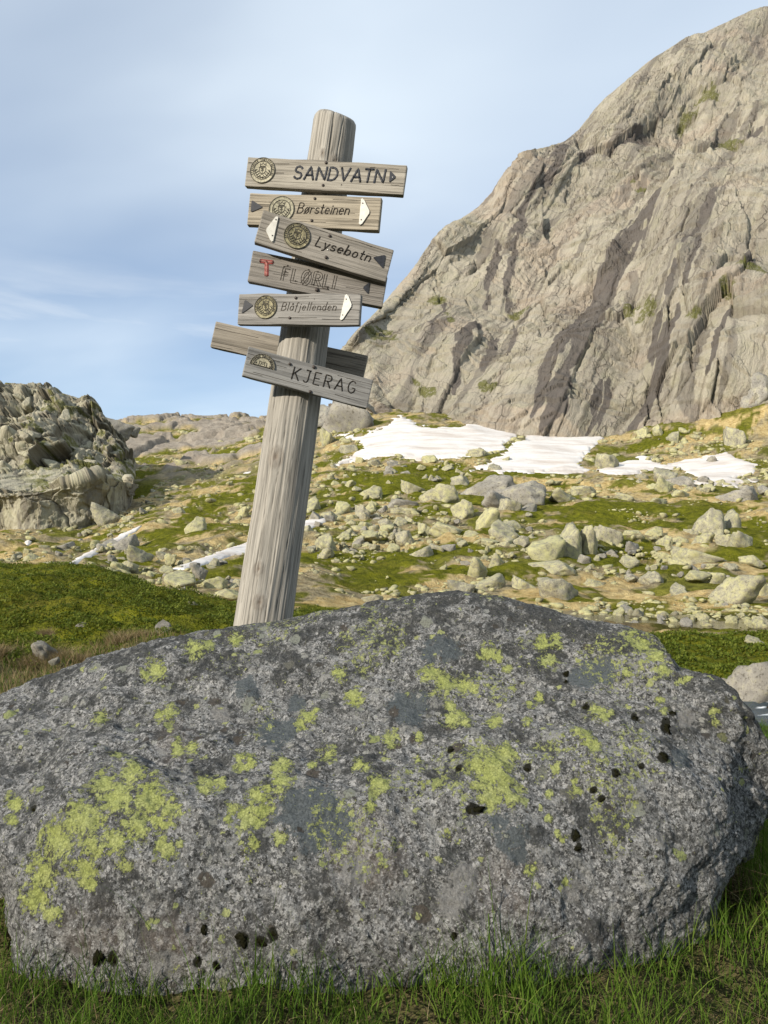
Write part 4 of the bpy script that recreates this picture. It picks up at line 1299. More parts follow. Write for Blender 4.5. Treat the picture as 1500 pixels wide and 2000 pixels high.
GL = {
    'S': (.62, [arc(.31, .74, .27, .24, 25, 250, 12)[:-1] + arc(.31, .26, .29, .25, 90, -155, 14)]),
    'A': (.74, [[(0, 0), (.37, 1), (.74, 0)], [(.14, .34), (.60, .34)]]),
    'N': (.70, [[(0, 0), (0, 1), (.70, 0), (.70, 1)]]),
    'D': (.68, [[(0, 0), (0, 1)] + arc(.22, .5, .46, .5, 90, -90, 14) + [(0, 0)]]),
    'V': (.70, [[(0, 1), (.35, 0), (.70, 1)]]),
    'T': (.62, [[(0, 1), (.62, 1)], [(.31, 1), (.31, 0)]]),
    'K': (.60, [[(0, 0), (0, 1)], [(.58, 1), (0, .42)], [(.18, .58), (.60, 0)]]),
    'J': (.48, [[(.12, 1), (.48, 1)], [(.40, 1), (.40, .22)] + arc(.20, .22, .20, .22, 0, -150, 8)]),
    'E': (.52, [[(.52, 1), (0, 1), (0, 0), (.52, 0)], [(0, .52), (.42, .52)]]),
    'R': (.58, [[(0, 0), (0, 1)] + arc(.30, .75, .27, .25, 90, -90, 10) + [(0, .5)], [(.25, .5), (.58, 0)]]),
    'G': (.66, [arc(.34, .5, .34, .5, 50, 330, 18) + [(.64, .42), (.38, .42)]]),
    'F': (.50, [[(0, 0), (0, 1), (.50, 1)], [(0, .55), (.40, .55)]]),
    'L': (.48, [[(0, 1), (0, 0), (.48, 0)]]),
    'Ø': (.66, [arc(.33, .5, .31, .5, 90, 450, 22), [(.05, -.03), (.62, 1.03)]]),
    'O': (.66, [arc(.33, .5, .31, .5, 90, 450, 22)]),
    'I': (.06, [[(.03, 1), (.03, 0)]]),
    'U': (.62, [[(0, 1), (0, .3)] + arc(.31, .3, .31, .3, 180, 360, 10) + [(.62, 1)]]),
    'B': (.58, [[(0, 0), (0, 1)] + arc(.26, .76, .26, .24, 90, -90, 8) + [(0, .52)], [(0, .52)] + arc(.28, .26, .30, .26, 90, -90, 8) + [(0, 0)]]),
    'ø': (.46, [arc(.23, .28, .21, .28, 90, 450, 16), [(.0, -.04), (.46, .60)]]),
    'o': (.46, [arc(.23, .28, .21, .28, 90, 450, 16)]),
    'r': (.32, [[(0, 0), (0, .56)], [(0, .32)] + arc(.20, .34, .18, .20, 150, 50, 6)]),
    's': (.38, [arc(.19, .41, .17, .15, 30, 250, 8)[:-1] + arc(.19, .14, .19, .14, 80, -155, 10)]),
    't': (.30, [[(.12, .88), (.12, .12)] + arc(.24, .12, .12, .12, 180, 290, 6), [(0, .58), (.30, .58)]]),
    'e': (.46, [[(.04, .30), (.44, .30)] + arc(.23, .28, .21, .28, 5, 310, 16)]),
    'i': (.08, [[(.04, 0), (.04, .56)], [(.04, .74), (.05, .80)]]),
    'n': (.42, [[(0, 0), (0, .56)], [(0, .34)] + arc(.21, .35, .21, .20, 170, 0, 8) + [(.42, 0)]]),
    'y': (.42, [[(0, .56), (.20, .02)], [(.42, .56), (.16, -.18), (.02, -.26)]]),
    'b': (.46, [[(0, 1), (0, 0)], arc(.23, .28, .22, .28, 180, -180, 16)]),
    'l': (.08, [[(.04, 1), (.04, 0)]]),
    'å': (.44, [arc(.21, .28, .21, .28, 20, 340, 16), [(.44, .56), (.44, 0)], arc(.24, .80, .08, .09, 90, 450, 10)]),
    'f': (.32, [arc(.28, .84, .14, .14, 60, 180, 6) + [(.14, -.18)], [(.0, .56), (.30, .56)]]),
    'j': (.16, [[(.12, .56), (.12, -.12)] + arc(.02, -.12, .10, .12, 0, -120, 6), [(.12, .74), (.13, .80)]]),
    'd': (.46, [arc(.22, .28, .21, .28, 20, 340, 16), [(.44, 1), (.44, 0)]]),
    ' ': (.35, []),
}


def ribbon(pts, width, z, hgt):
    """raised flat stroke following a 2D polyline, as verts and quads"""
    a = np.array(pts, float)
    seg = np.diff(a, axis=0)
    keep = np.concatenate([[True], np.hypot(seg[:, 0], seg[:, 1]) > 1e-7])
    a = a[keep]
    if len(a) < 2:
        return None
    t = np.gradient(a, axis=0)
    t /= np.maximum(np.linalg.norm(t, axis=1, keepdims=True), 1e-9)
    a = a.copy()
    a[0] -= t[0] * width * .4
    a[-1] += t[-1] * width * .4
    nrm = np.stack([-t[:, 1], t[:, 0]], 1)
    w = width * .5 * (1 + .18 * np.sin(np.arange(len(a)) * 2.3))[:, None]
    l, r = a + nrm * w, a - nrm * w
    n = len(a)
    v = np.concatenate([np.c_[l, np.full(n, z)], np.c_[l, np.full(n, z + hgt)], np.c_[r, np.full(n, z + hgt)], np.c_[r, np.full(n, z)]])
    q = []
    for k in range(n - 1):
        for s in range(3):
            q.append((s * n + k, (s + 1) * n + k, (s + 1) * n + k + 1, s * n + k + 1))
    q.append((0, n, 2 * n, 3 * n)); q.append((n - 1, 2 * n - 1, 3 * n - 1, 4 * n - 1))
    return v, np.array(q)


def densify(poly, step):
    out = [poly[0]]
    for a, b in zip(poly[:-1], poly[1:]):
        n = max(1, int(math.hypot(b[0] - a[0], b[1] - a[1]) / step))
        out += [(a[0] + (b[0] - a[0]) * k / n, a[1] + (b[1] - a[1]) * k / n) for k in range(1, n + 1)]
    return out


def text_strokes(txt, x0, y0, x1, y1, height, slant=0.0, gap=.22, ang=0.0):
    """strokes of a word fitted between the baseline points (x0,y0) and (x1,y1)"""
    adv = []
    x = 0
    for ch in txt:
        adv.append(x)
        x += GL[ch][0] + gap
    tot = x - gap
    L = math.hypot(x1 - x0, y1 - y0)
    sx = L / tot
    ux, uy = (x1 - x0) / L, (y1 - y0) / L
    res = []
    for ch, ax in zip(txt, adv):
        for st in GL[ch][1]:
            pl = []
            for (a, b) in densify(st, .12):
                lx = (ax + a) * sx + b * height * slant
                ly = b * height
                pl.append((x0 + ux * lx - uy * ly, y0 + uy * lx + ux * ly))
            res.append(pl)
    return res


def join(parts):
    vs, fs, c = [], [], 0
    for v, f in parts:
        vs.append(v); fs.append(f + c); c += len(v)
    return np.concatenate(vs), np.concatenate(fs)


class Board:
    def __init__(self, label, corners, out, yaw, mat, thick=.034, wear=0):
        """corners TL TR BR BL in photo pixels; out = how far its back stands off the post axis towards the camera"""
        n = Vector((-math.sin(math.radians(yaw)), -math.cos(math.radians(yaw)), 0))
        cx = sum(c[0] for c in corners) / 4
        cy = sum(c[1] for c in corners) / 4
        self.n = n
        ctr = Vector(P(cx, cy, POST_Y - out - (thick if out > 0 else 0)))
        self.o = ctr
        pts = [self.hit(*c) for c in corners]
        ex = ((pts[1] - pts[0]) + (pts[2] - pts[3])).normalized()
        ey = n.cross(ex).normalized()
        self.ex, self.ey = ex, ey
        self.o = sum(pts, Vector()) / 4
        self.w = ((pts[1] - pts[0]).dot(ex) + (pts[2] - pts[3]).dot(ex)) / 2
        self.h = ((pts[0] - pts[3]).dot(ey) + (pts[1] - pts[2]).dot(ey)) / 2
        m = Matrix((ex, ey, n)).transposed().to_4x4()
        m.translation = self.o - signpost.location
        bm = bmesh.new()
        bmesh.ops.create_cube(bm, size=1)
        for v in bm.verts:
            v.co = Vector((v.co.x * self.w, v.co.y * self.h, (v.co.z - .5) * thick))
        bmesh.ops.bevel(bm, geom=bm.edges[:], offset=.0045, segments=2, affect='EDGES', profile=.6)
        es = [e for e in bm.edges if abs((e.verts[0].co - e.verts[1].co).x) > self.w * .5]
        bmesh.ops.subdivide_edges(bm, edges=es, cuts=26, use_grid_fill=False)
        sd = cx * .37
        for v in bm.verts:
            k = np.array([v.co.x * 7 + sd, v.co.y * 9, v.co.z * 20])
            v.co.y += float(pnoise(k[None], 3)[0]) * .0038
            v.co.x += float(pnoise(k[None] * [1, 6, 1] + 9, 5)[0]) * .004 * (abs(v.co.x) > self.w * .46)
            v.co.z += float(pnoise(k[None] * 1.3, 4)[0]) * .0012
        me = bpy.data.meshes.new('name_board')
        bm.to_mesh(me); bm.free()
        me.materials.append(mat)
        self.ob = obj('name_board', me, signpost, label=label)
        self.ob.matrix_local = m
        # drying cracks along the grain
        r_ = np.random.default_rng(int(cx * 7 + cy))
        for k in range(9):
            ln = r_.uniform(.05, .24)
            x0 = (-self.w / 2 + .004) if k % 3 == 0 else ((self.w / 2 - ln - .004) if k % 3 == 1 else r_.uniform(-self.w / 2, self.w / 2 - ln))
            y0 = r_.uniform(-.42, .42) * self.h
            xs = np.linspace(x0, x0 + ln, 9)
            ys = y0 + np.cumsum(r_.normal(0, .0007, 9))
            self.add('crack', [ribbon(list(zip(xs, ys)), r_.uniform(.0008, .0019), .0002, .0004)], M_FAINT)

    def hit(self, px, py):
        d = Vector(P(px, py, 1.0)) - Vector((0, 0, CAM_Z))
        c0 = Vector((0, 0, CAM_Z))
        t = (self.o - c0).dot(self.n) / d.dot(self.n)
        return c0 + d * t

    def loc(self, px, py):
        p = self.hit(px, py) - self.o
        return p.dot(self.ex), p.dot(self.ey)

    def add(self, name, parts, mat, smooth=False):
        v, f = join(parts)
        return obj(name, mesh(name, v, f, mat, smooth), self.ob)

    def word(self, txt, a, b, capx, width, mat, slant=0., gap=.22, outline=0.0):
        """a, b: photo pixels of the two ends of the baseline; capx: cap height in metres"""
        x0, y0 = self.loc(*a); x1, y1 = self.loc(*b)
        parts = []
        for st in text_strokes(txt, x0, y0, x1, y1, capx, slant, gap):
            if outline:
                for s in (-1, 1):
                    aa = np.array(densify(st, .004))
                    t = np.gradient(aa, axis=0); t /= np.maximum(np.linalg.norm(t, axis=1, keepdims=True), 1e-9)
                    r = ribbon(list(map(tuple, aa + np.stack([-t[:, 1], t[:, 0]], 1) * outline * s)), width, .0003, .0007)
                    if r: parts.append(r)
            else:
                r = ribbon(st, width, .0003, .0008)
                if r: parts.append(r)
        self.add('lettering', parts, mat)

    def plate(self, name, pix, mat, thick=.004, round_=0):
        """flat plate with the given photo outline, bevelled"""
        bm = bmesh.new()
        vs = [bm.verts.new((*self.loc(*c), .0006)) for c in pix]
        f = bm.faces.new(vs)
        if f.normal.z < 0:
            f.normal_flip()
        r = bmesh.ops.extrude_face_region(bm, geom=[f])
        for v in [e for e in r['geom'] if isinstance(e, bmesh.types.BMVert)]:
            v.co.z += thick
        bmesh.ops.recalc_face_normals(bm, faces=bm.faces[:])
        bmesh.ops.bevel(bm, geom=[e for e in bm.edges if abs(e.verts[0].co.z - e.verts[1].co.z) > thick * .5], offset=.004, segments=3, affect='EDGES')
        me = bpy.data.meshes.new(name)
        bm.to_mesh(me); bm.free()
        me.materials.append(mat)
        return obj(name, me, self.ob)

    def bolt(self, px, py, r=.0062, mat=None, z=.0, name='bolt'):
        x, y = self.loc(px, py)
        a = np.linspace(0, 2 * np.pi, 12, endpoint=False)
        rings = []
        for rr, zz in ((1.0, 0), (1.0, .45), (.72, .75), (.25, .85)):
            rings.append(np.stack([x + np.cos(a) * r * rr, y + np.sin(a) * r * rr, np.full(12, z + zz * r)], -1))
        v = np.concatenate(rings)
        i = np.arange(48).reshape(4, 12)
        q = np.stack([i[:-1], np.roll(i[:-1], -1, 1), np.roll(i[1:], -1, 1), i[1:]], -1).reshape(-1, 4)
        q = np.concatenate([q, np.array([[36 + k, 36 + k + 1, 36 + 11 - k - 1, 36 + 11 - k] for k in range(5)])])
        obj(name, mesh(name, v, q, mat or M_BOLT, True), self.ob)

    def medal(self, px, py, rpx, half=False, worn=0):
        """round club badge: brass disc, raised rims, ring of letters, shield with crown and sprigs"""
        x, y = self.loc(px, py)
        x2, y2 = self.loc(px + rpx, py)
        R = math.hypot(x2 - x, y2 - y)
        n = 48
        a0, a1 = (0.0, np.pi) if half else (0, 2 * np.pi)
        a = np.linspace(a0, a1, n)
        rs = [(0, .0030), (.66, .0030), (.69, .0036), (.72, .0030), (.93, .0030), (.95, .0040), (1.0, .0038), (1.0, .0004)]
        v = np.concatenate([np.stack([x + np.cos(a) * R * r_, y + np.sin(a) * R * r_, np.full(n, z_)], -1) for r_, z_ in rs])
        q = quads_grid(len(rs), n)
        self.add('badge', [(v, q)], (M_BRASS2, M_BRASS3, M_BRASS)[worn], True)
        z = .0031
        parts = []
        for rr, wd in ((.70, .05), (.97, .05)):
            r = ribbon([(x + math.cos(t) * R * rr, y + math.sin(t) * R * rr) for t in np.linspace(a0, a1, 40)], R * wd, z + .0006, .0006)
            parts.append(r)
        if worn < 2:
            txt = 'STAVANGER TURISTFORENING'
            for k, ch in enumerate(txt):
                th = math.radians(205 - 230 * k / (len(txt) - 1)) if not half else math.radians(175 - 170 * k / (len(txt) - 1))
                for st in GL[ch][1]:
                    pl = []
                    for (lx, ly) in densify(st, .3):
                        rr = R * (.745 + .17 * ly)
                        tt = th - (lx - GL[ch][0] / 2) * .15
                        pl.append((x + math.cos(tt) * rr, y + math.sin(tt) * rr))
                    r = ribbon(pl, R * .035, z, .0006)
                    if r: parts.append(r)
        def S(pts, w=.045):
            r = ribbon([(x + R * p_[0], y + R * p_[1]) for p_ in densify(pts, .1)], R * w, z, .0007)
            if r: parts.append(r)
        if half:
            S([(-.3, .08), (-.3, .34), (.3, .34), (.3, .08)]); S([(-.15, .1), (-.1, .3), (0, .15), (.1, .3), (.15, .1)]); S([(-.62, .02), (.62, .02)])
        else:
            S([(-.26, .22), (.26, .22), (.26, -.1), (0, -.34), (-.26, -.1), (-.26, .22)], .06)
            S([(-.2, .3), (-.26, .52), (-.1, .42), (0, .58), (.1, .42), (.26, .52), (.2, .3), (-.2, .3)], .06)
            S([(-.12, .12), (.12, .12), (-.12, -.04), (.12, -.04)], .05); S([(0, .2), (0, -.28)], .04)
            for s in (-1, 1):
                S([(s * .08, -.60), (s * .36, -.46), (s * .54, -.2), (s * .58, .05)], .05)
                for kk in range(4):
                    t = kk / 3
                    bx, by = s * (.25 + .30 * t), -.52 + .45 * t
                    S([(bx, by), (bx - s * .12, by + .12)], .06); S([(bx, by), (bx + s * .09, by - .04)], .05)
            S([(-.1, -.5), (.1, -.62)], .05); S([(.1, -.5), (-.1, -.62)], .05)
        self.add('badge_relief', parts, M_BRASSD)


def W(l, d):
    return mat_wood('weathered_board', l, d, along='X')


def build_boards():
    r = .112
    th = .034
    rear = Board('bare back of a grey board fixed to the far side of the post', [(419, 622), (714, 698), (713, 741), (413, 683)], -.118, 0, W((.31, .28, .235), (.20, .18, .15)), th)
    b = Board('topmost pale board reading SANDVATN', [(485, 306), (794, 321), (787, 381), (478, 363)], r - .012, 9, W((.35, .325, .275), (.24, .218, .182)), th)
    b.word('SANDVATN', (573, 349), (748, 357), .055, .0092, M_DARK, .10, .26)
    b.plate('arrowhead', [(762, 333), (774, 346), (760, 357)], M_DARK, .003)
    b.medal(513, 333, 24.5)
    for p_ in ((637, 318, .0065), (631, 362, .006)): b.bolt(*p_)
    b.bolt(667, 361, .0028)
    b.bolt(767, 347, .0022, M_WHITE, .0035)
    b = Board('second board reading Børsteinen with white arrow plate at its right end', [(488, 376), (746, 386), (739, 449), (481, 440)], r - .008, 9, W((.36, .32, .25), (.23, .20, .153)), th)
    b.word('Børsteinen', (580, 416), (680, 419), .044, .0042, M_GROOVE, .22, .20)
    b.plate('arrow_plate', [(706, 387), (711, 390), (723, 415), (706, 440), (701, 440)], M_WHITE, .005)
    b.plate('arrowhead', [(492, 391), (514, 405), (490, 415)], M_DARK, .003)
    b.medal(550, 409, 25, worn=2)
    for p_ in ((615, 388, .006), (609, 431, .006)): b.bolt(*p_)
    b.bolt(709, 398, .0028, M_BOLT, .0055); b.bolt(706, 430, .0028, M_BOLT, .0055)
    b = Board('lower board reading FLØRLI with a faded red letter T', [(493, 488), (757, 541), (747, 599), (484, 551)], r, -3, W((.27, .248, .22), (.165, .152, .135)), th)
    b.word('FLØRLI', (550, 547), (651, 564), .056, .0026, M_FAINT, .06, .34, .0052)
    b.word('T', (508, 537), (533, 540), .060, .0034, M_RED, -.10, .2, .0065)
    b.word('T', (508, 537), (533, 540), .060, .0085, mat_plain('pale_red_wash', (.34, .15, .13), .8, .1, .3, 150), -.10, .2)
    b.plate('arrowhead', [(722, 551), (719, 575), (708, 562)], M_DARK, .003)
    for p_ in ((627, 521, .0075), (619, 566, .0085)): b.bolt(*p_)
    for p_ in ((555, 521), (562, 519), (603, 527), (621, 531), (612, 556), (640, 562), (577, 549), (558, 531)): b.bolt(*p_, .0042, M_GROOVE, -.0022, 'paint_remnant')
    b = Board('slanting board reading Lysebotn with a white arrow plate at its left end', [(512, 407), (767, 489), (756, 551), (500, 476)], r + th + .010, -6, W((.30, .276, .24), (.19, .174, .148)), th)
    b.word('Lysebotn', (615, 480), (720, 511), .042, .0052, M_GROOVE, .26, .24)
    b.plate('arrow_plate', [(539, 423), (544, 423), (533, 474), (529, 472), (519, 450)], M_WHITE, .005)
    b.plate('arrowhead', [(728, 503), (753, 498), (748, 525)], M_DARK, .003)
    b.medal(580, 461, 26, worn=1)
    for p_ in ((644, 461, .0065), (637, 503, .007)): b.bolt(*p_)
    b.bolt(539, 430, .0028, M_BOLT, .0055); b.bolt(532, 461, .0028, M_BOLT, .0055); b.bolt(640, 488, .003, M_WHITE)
    b = Board('level board reading Blåfjellenden above the bare back board', [(470, 575), (709, 572), (698, 637), (459, 631)], r + th + .008, 12, W((.275, .264, .245), (.17, .162, .15)), th)
    b.word('Blåfjellenden', (549, 606), (655, 606), .033, .0030, M_FAINT, .24, .26)
    b.plate('arrow_plate', [(675, 575), (680, 576), (688, 597), (669, 626), (664, 626)], M_WHITE, .005)
    b.plate('arrowhead', [(479, 585), (495, 597), (472, 613)], M_DARK, .003)
    b.medal(519, 600, 22, worn=1)
    for p_ in ((578, 582, .0062), (566, 621, .006)): b.bolt(*p_)
    b.bolt(614, 584, .002); b.bolt(677, 585, .0025, M_BOLT, .0055); b.bolt(670, 616, .0025, M_BOLT, .0055)
    b = Board('lowest board reading KJERAG with half a round badge left', [(484, 674), (727, 744), (719, 796), (474, 736)], r + .004, -11, W((.275, .27, .256), (.165, .161, .153)), th)
    b.word('KJERAG', (569, 740), (691, 769), .052, .0048, M_GROOVE, .06, .44)
    b.medal(512, 716, 25, True)
    for p_ in ((566, 711, .0062), (613, 717, .0075), (606, 765, .0065)): b.bolt(*p_)
    b.bolt(500, 708, .0032, M_BOLT, .003); b.bolt(527, 717, .0032, M_BOLT, .003)


build_boards()


# ------------------------------------------------------------------ rocks
def rock_shape(sub, seed, nplanes=11, power=16, rough=.05, near=.58):
    """angular block: a rounded polytope cut by random planes"""
    r_ = np.random.default_rng(seed)
    v, f = ico(sub)
    n = r_.normal(size=(nplanes, 3)); n /= np.linalg.norm(n, axis=1, keepdims=True)
    ax = np.concatenate([np.eye(3), -np.eye(3)]) + r_.normal(size=(6, 3)) * .38
    ax /= np.linalg.norm(ax, axis=1, keepdims=True)
    n = np.concatenate([n, ax])
    h = np.concatenate([r_.uniform(near, 1.0, nplanes), r_.uniform(.70, 1.0, 6)])
    dd = np.maximum(v @ n.T, 0) / h
    rad = 1 / np.maximum((dd ** power).sum(1) ** (1 / power), .4)
    v = v * rad[:, None]
    if rough:
        v = v * (1 + fbm(v * 1.8 + seed, 3, seed) * rough * 2 + fbm(v * 6 + seed, 2, seed + 5) * rough)[:, None]
    return v, f


ROCKS = []
for k in range(12):
    v, f = rock_shape(4, 900 + k, 7 + k % 5, 60, .06, .52)
    ROCKS.append(mesh('rock', v, f, M_ROCK, False))
ROCKS_G = []
for me in ROCKS:
    m2 = me.copy(); m2.materials[0] = M_ROCKG
    ROCKS_G.append(m2)


def put_rock(px, py, w, h, label, group=None, bare=False, name='rock', seed=None, sink=.28, tilt=.3, cat='rock', d=None):
    """a rock whose middle shows at (px,py), about w x h photo pixels"""
    r_ = np.random.default_rng(int(px * 31 + py * 7) if seed is None else seed)
    base = py + h * .42
    y = float(ground_hit(px, base)[0]) if d is None else d
    if not np.isfinite(y):
        return None
    s = y / FPX
    sx, sz = w * s * .60, h * s * .78
    sy = (sx + sz) * .5 * r_.uniform(.8, 1.15)
    c = P(px, py, y)
    me = (ROCKS_G if bare else ROCKS)[r_.integers(0, 12)]
    o = obj(name, me, loc=(c[0], c[1] + sy * .5, c[2] - sz * .30))
    o.rotation_euler = (r_.uniform(-.15, .15), r_.uniform(-tilt, tilt) * .6, r_.uniform(-.5, .5))
    o.scale = (sx, sy, sz)
    if label:
        o['label'] = label
        o['category'] = cat
    if group:
        o['group'] = group
    return o


BIG = [  # px, py, w, h, bare, label
    (960, 953, 92, 40, 1, 'long low pale-grey slab left of its twin above the green heath patch'),
    (1030, 961, 70, 42, 1, 'pale-grey slab right of the longer twin slab above the green heath patch'),
    (866, 967, 62, 42, 0, 'broad pointed grey rock left of the two long slabs'),
    (906, 943, 38, 28, 0, 'greenish rock just left of the long pale slab'),
    (908, 994, 36, 35, 0, 'squarish upright grey rock below the pale slabs'),
    (973, 978, 50, 32, 1, 'rounded grey rock leaning against the foot of the long slab'),
    (998, 984, 34, 30, 0, 'round rock in front of the gap between the two slabs'),
    (1035, 993, 46, 20, 1, 'low grey rock at the left tip of the large green heath patch'),
    (958, 1015, 44, 34, 0, 'pointed triangular pale rock standing on green heath'),
    (1002, 1024, 36, 26, 0, 'grey rock right of the triangular rock on the heath'),
    (985, 1042, 52, 34, 0, 'rounded dome-shaped rock in the middle of the boulder field'),
    (920, 1045, 32, 22, 0, 'low rounded rock left of the dome-shaped rock'),
    (876, 1031, 60, 24, 0, 'wide sloping rock with a ridge on the green heath'),
    (828, 1031, 24, 26, 0, 'narrow upright rock left of the wide sloping rock'),
    (795, 1051, 36, 28, 0, 'tilted flat-faced rock at the right edge of the rubble by the post'),
    (853, 1070, 34, 22, 0, 'pale rock behind the flat-topped rock on dark heath'),
    (824, 1079, 44, 20, 0, 'flat-topped pale rock alone on dark green heath'),
    (768, 1069, 26, 18, 0, 'small round rock at the lower end of the rubble by the post'),
    (954, 1057, 36, 17, 0, 'flat rock under the dome-shaped rock, left one of two'),
    (986, 1064, 36, 21, 0, 'squat rock directly under the dome-shaped rock'),
    (1020, 1058, 30, 22, 0, 'yellowish rock between the dome-shaped rock and the big leaning slabs'),
    (934, 1114, 42, 34, 0, 'sloping wedge-shaped rock with yellow-green lichen near the boulder crest'),
    (972, 1102, 34, 28, 0, 'cube-like greenish rock right of the wedge-shaped rock'),
    (957, 1140, 56, 24, 0, 'long low rock just above the crest of the foreground boulder'),
    (1023, 1141, 52, 28, 0, 'rounded yellow-green rock left of the large smooth dome rock'),
    (908, 1150, 38, 28, 0, 'squared yellow-green rock touching the skyline of the foreground boulder'),
    (727, 962, 36, 24, 0, 'low slanting rock on the upper green strip right of the post'),
    (801, 949, 40, 28, 0, 'solid grey rock on the upper green strip below the snow'),
    (667, 990, 30, 28, 0, 'upright greenish rock beside orange grass right of the post'),
    (609, 990, 26, 30, 0, 'yellowish rock half hidden by the right edge of the post'),
    (788, 982, 54, 20, 1, 'long flat rock at the top of the rubble right of the post'),
    (786, 998, 56, 22, 0, 'broad rock just below the long flat rock in the rubble'),
    (705, 1000, 24, 34, 0, 'tall thin standing rock in the rubble right of the post'),
    (640, 1060, 36, 34, 0, 'grey rock beside the post above the dark gap in the rubble'),
    (729, 1170, 34, 18, 0, 'low rock peeping over the boulder right of the post'),
    (1184, 899, 42, 36, 0, 'big pointed rock between the snow fields'),
    (1140, 957, 44, 20, 0, 'flat greenish rock in straw grass above the large heath patch'),
    (1104, 973, 50, 20, 0, 'wide low rock at the upper edge of the large heath patch'),
    (1224, 970, 38, 18, 0, 'low pale rock in straw grass at the heath edge'),
    (1290, 980, 36, 13, 0, 'very flat rock at the upper right edge of the large heath patch'),
    (1302, 928, 38, 28, 0, 'dark-edged rock at the left of the heap under the ragged snow'),
    (1334, 937, 48, 30, 1, 'grey blocky rock in the heap under the ragged snow'),
    (1300, 950, 30, 26, 0, 'yellow-green rock at the foot of the heap under the ragged snow'),
    (1334, 966, 34, 16, 0, 'low rock in straw grass below the heap under the ragged snow'),
    (1393, 903, 26, 17, 1, 'dark rock sticking out of the ragged snow strip'),
    (1449, 965, 64, 32, 1, 'large smooth grey boulder below the right end of the ragged snow'),
    (1395, 1024, 48, 54, 0, 'left half of the big cleft rock pair at the right of the boulder field'),
    (1436, 1024, 46, 50, 0, 'right half of the big cleft rock pair at the right of the boulder field'),
    (1420, 1054, 38, 30, 0, 'rock wedged under the cleft pair'),
    (1456, 1058, 44, 34, 0, 'block right below the cleft pair near the picture edge'),
    (1077, 1072, 74, 54, 0, 'broad tilted slab, leftmost of the three big leaning rocks'),
    (1120, 1060, 56, 62, 0, 'tall rounded slab, middle one of the three big leaning rocks'),
    (1152, 1062, 42, 46, 0, 'narrower slab behind, right one of the three big leaning rocks'),
    (1190, 1043, 48, 44, 0, 'rounded block right of the three big leaning rocks'),
    (1080, 1103, 76, 28, 0, 'yellowish tongue-shaped slab lying under the leaning rocks'),
    (1081, 1147, 66, 48, 0, 'large smooth yellow-green dome rock above the foreground boulder'),
    (1230, 1096, 38, 26, 0, 'squarish pale rock right of the tongue-shaped slab'),
    (1360, 1084, 94, 34, 0, 'very long low rock lying below the cleft pair'),
    (1329, 1103, 36, 24, 0, 'yellow-green rock in front of the very long low rock'),
    (1299, 1087, 32, 22, 0, 'pale rock at the left tip of the very long low rock'),
    (1330, 1060, 36, 24, 0, 'rounded rock between heath and cleft pair'),
    (1376, 1060, 40, 25, 0, 'greenish rock left of the rock wedged under the cleft pair'),
    (1302, 1057, 26, 20, 0, 'small pointed rock at the lower edge of the large heath patch'),
    (1281, 1039, 30, 17, 0, 'pale flat rock at the lower right rim of the large heath patch'),
    (1350, 1041, 24, 19, 0, 'small round rock just left of the cleft pair'),
    (1243, 1042, 30, 24, 0, 'tilted rock at the lower middle rim of the large heath patch'),
    (1239, 1069, 24, 21, 1, 'small dark rock on heath between leaning slabs and long rock'),
    (1281, 1129, 40, 26, 0, 'grey speckled rock above the orange grass flat'),
    (1329, 1156, 28, 22, 0, 'rock on the orange grass flat left of the sloping pair'),
    (1446, 1158, 80, 48, 0, 'big sloping lichened rock near the lower picture edge of the boulder field'),
    (1484, 1147, 44, 42, 0, 'rock leaning on the big sloping rock at the picture edge'),
    (1401, 1129, 38, 26, 0, 'rock above the big sloping rock'),
    (1365, 1123, 50, 20, 0, 'flat rock on the brown strip below the very long low rock'),
    (1479, 1096, 44, 20, 0, 'flat pale rock on heath at the right picture edge'),
    (1167, 1138, 28, 15, 0, 'small flat rock right of the smooth dome rock'),
    (1480, 760, 60, 60, 1, 'tall block against the cliff foot at the right picture edge'),
    (1440, 850, 36, 46, 0, 'upright rock on the orange slope at the cliff foot'),
    (1258, 845, 18, 22, 0, 'small rock on the slope right of the second snow field, left one of three'),
    (1290, 840, 18, 22, 0, 'small rock on the slope right of the second snow field, middle one of three'),
    (1321, 852, 22, 26, 0, 'rock on the slope right of the second snow field, right one of three'),
    (686, 873, 32, 20, 0, 'dark rock beside the left tip of the large snow field'),
    (635, 850, 28, 40, 0, 'rounded block right of the post at the snow edge'),
    (744, 872, 22, 7, 1, 'flat rock lying on the large snow field'),
    (842, 893, 30, 20, 0, 'rock at the lower rim of the large snow field'),
    (934, 884, 28, 18, 0, 'rock between the two big snow fields'),
    (347, 995, 20, 16, 0, 'lone pale rock on the green strip between crag and post'),
    (383, 1026, 34, 28, 0, 'large pale rock on the slope left of the post'),
    (475, 1005, 22, 21, 0, 'upright pale rock close to the left side of the post'),
    (243, 1060, 48, 34, 1, 'smooth grey rock beside the thin snow tongue'),
    (272, 1087, 40, 28, 0, 'yellow-green rock below the smooth grey rock by the snow tongue'),
    (225, 1106, 30, 22, 0, 'rock at the lower end of the thin snow tongue'),
    (252, 1106, 28, 22, 0, 'yellowish rock behind the crest of the green hump'),
    (120, 1068, 32, 15, 1, 'dark flat rock by the stony stream bed on the left'),
    (95, 1101, 26, 15, 0, 'pale rock just above the green hump crest on the left'),
    (26, 1088, 12, 15, 0, 'small upright rock at the left picture edge above the hump'),
    (350, 1135, 56, 30, 0, 'broad lichened rock between the hump and the post'),
    (420, 1140, 40, 26, 0, 'yellow-green rock left of the post foot'),
    (448, 1160, 48, 18, 0, 'flat rock directly left of the post foot'),
    (205, 1010, 40, 34, 0, 'rounded lichened rock at the right foot of the crag'),
    (60, 1090, 26, 14, 0, 'pale rock in the stream rubble above the hump at the left'),
]
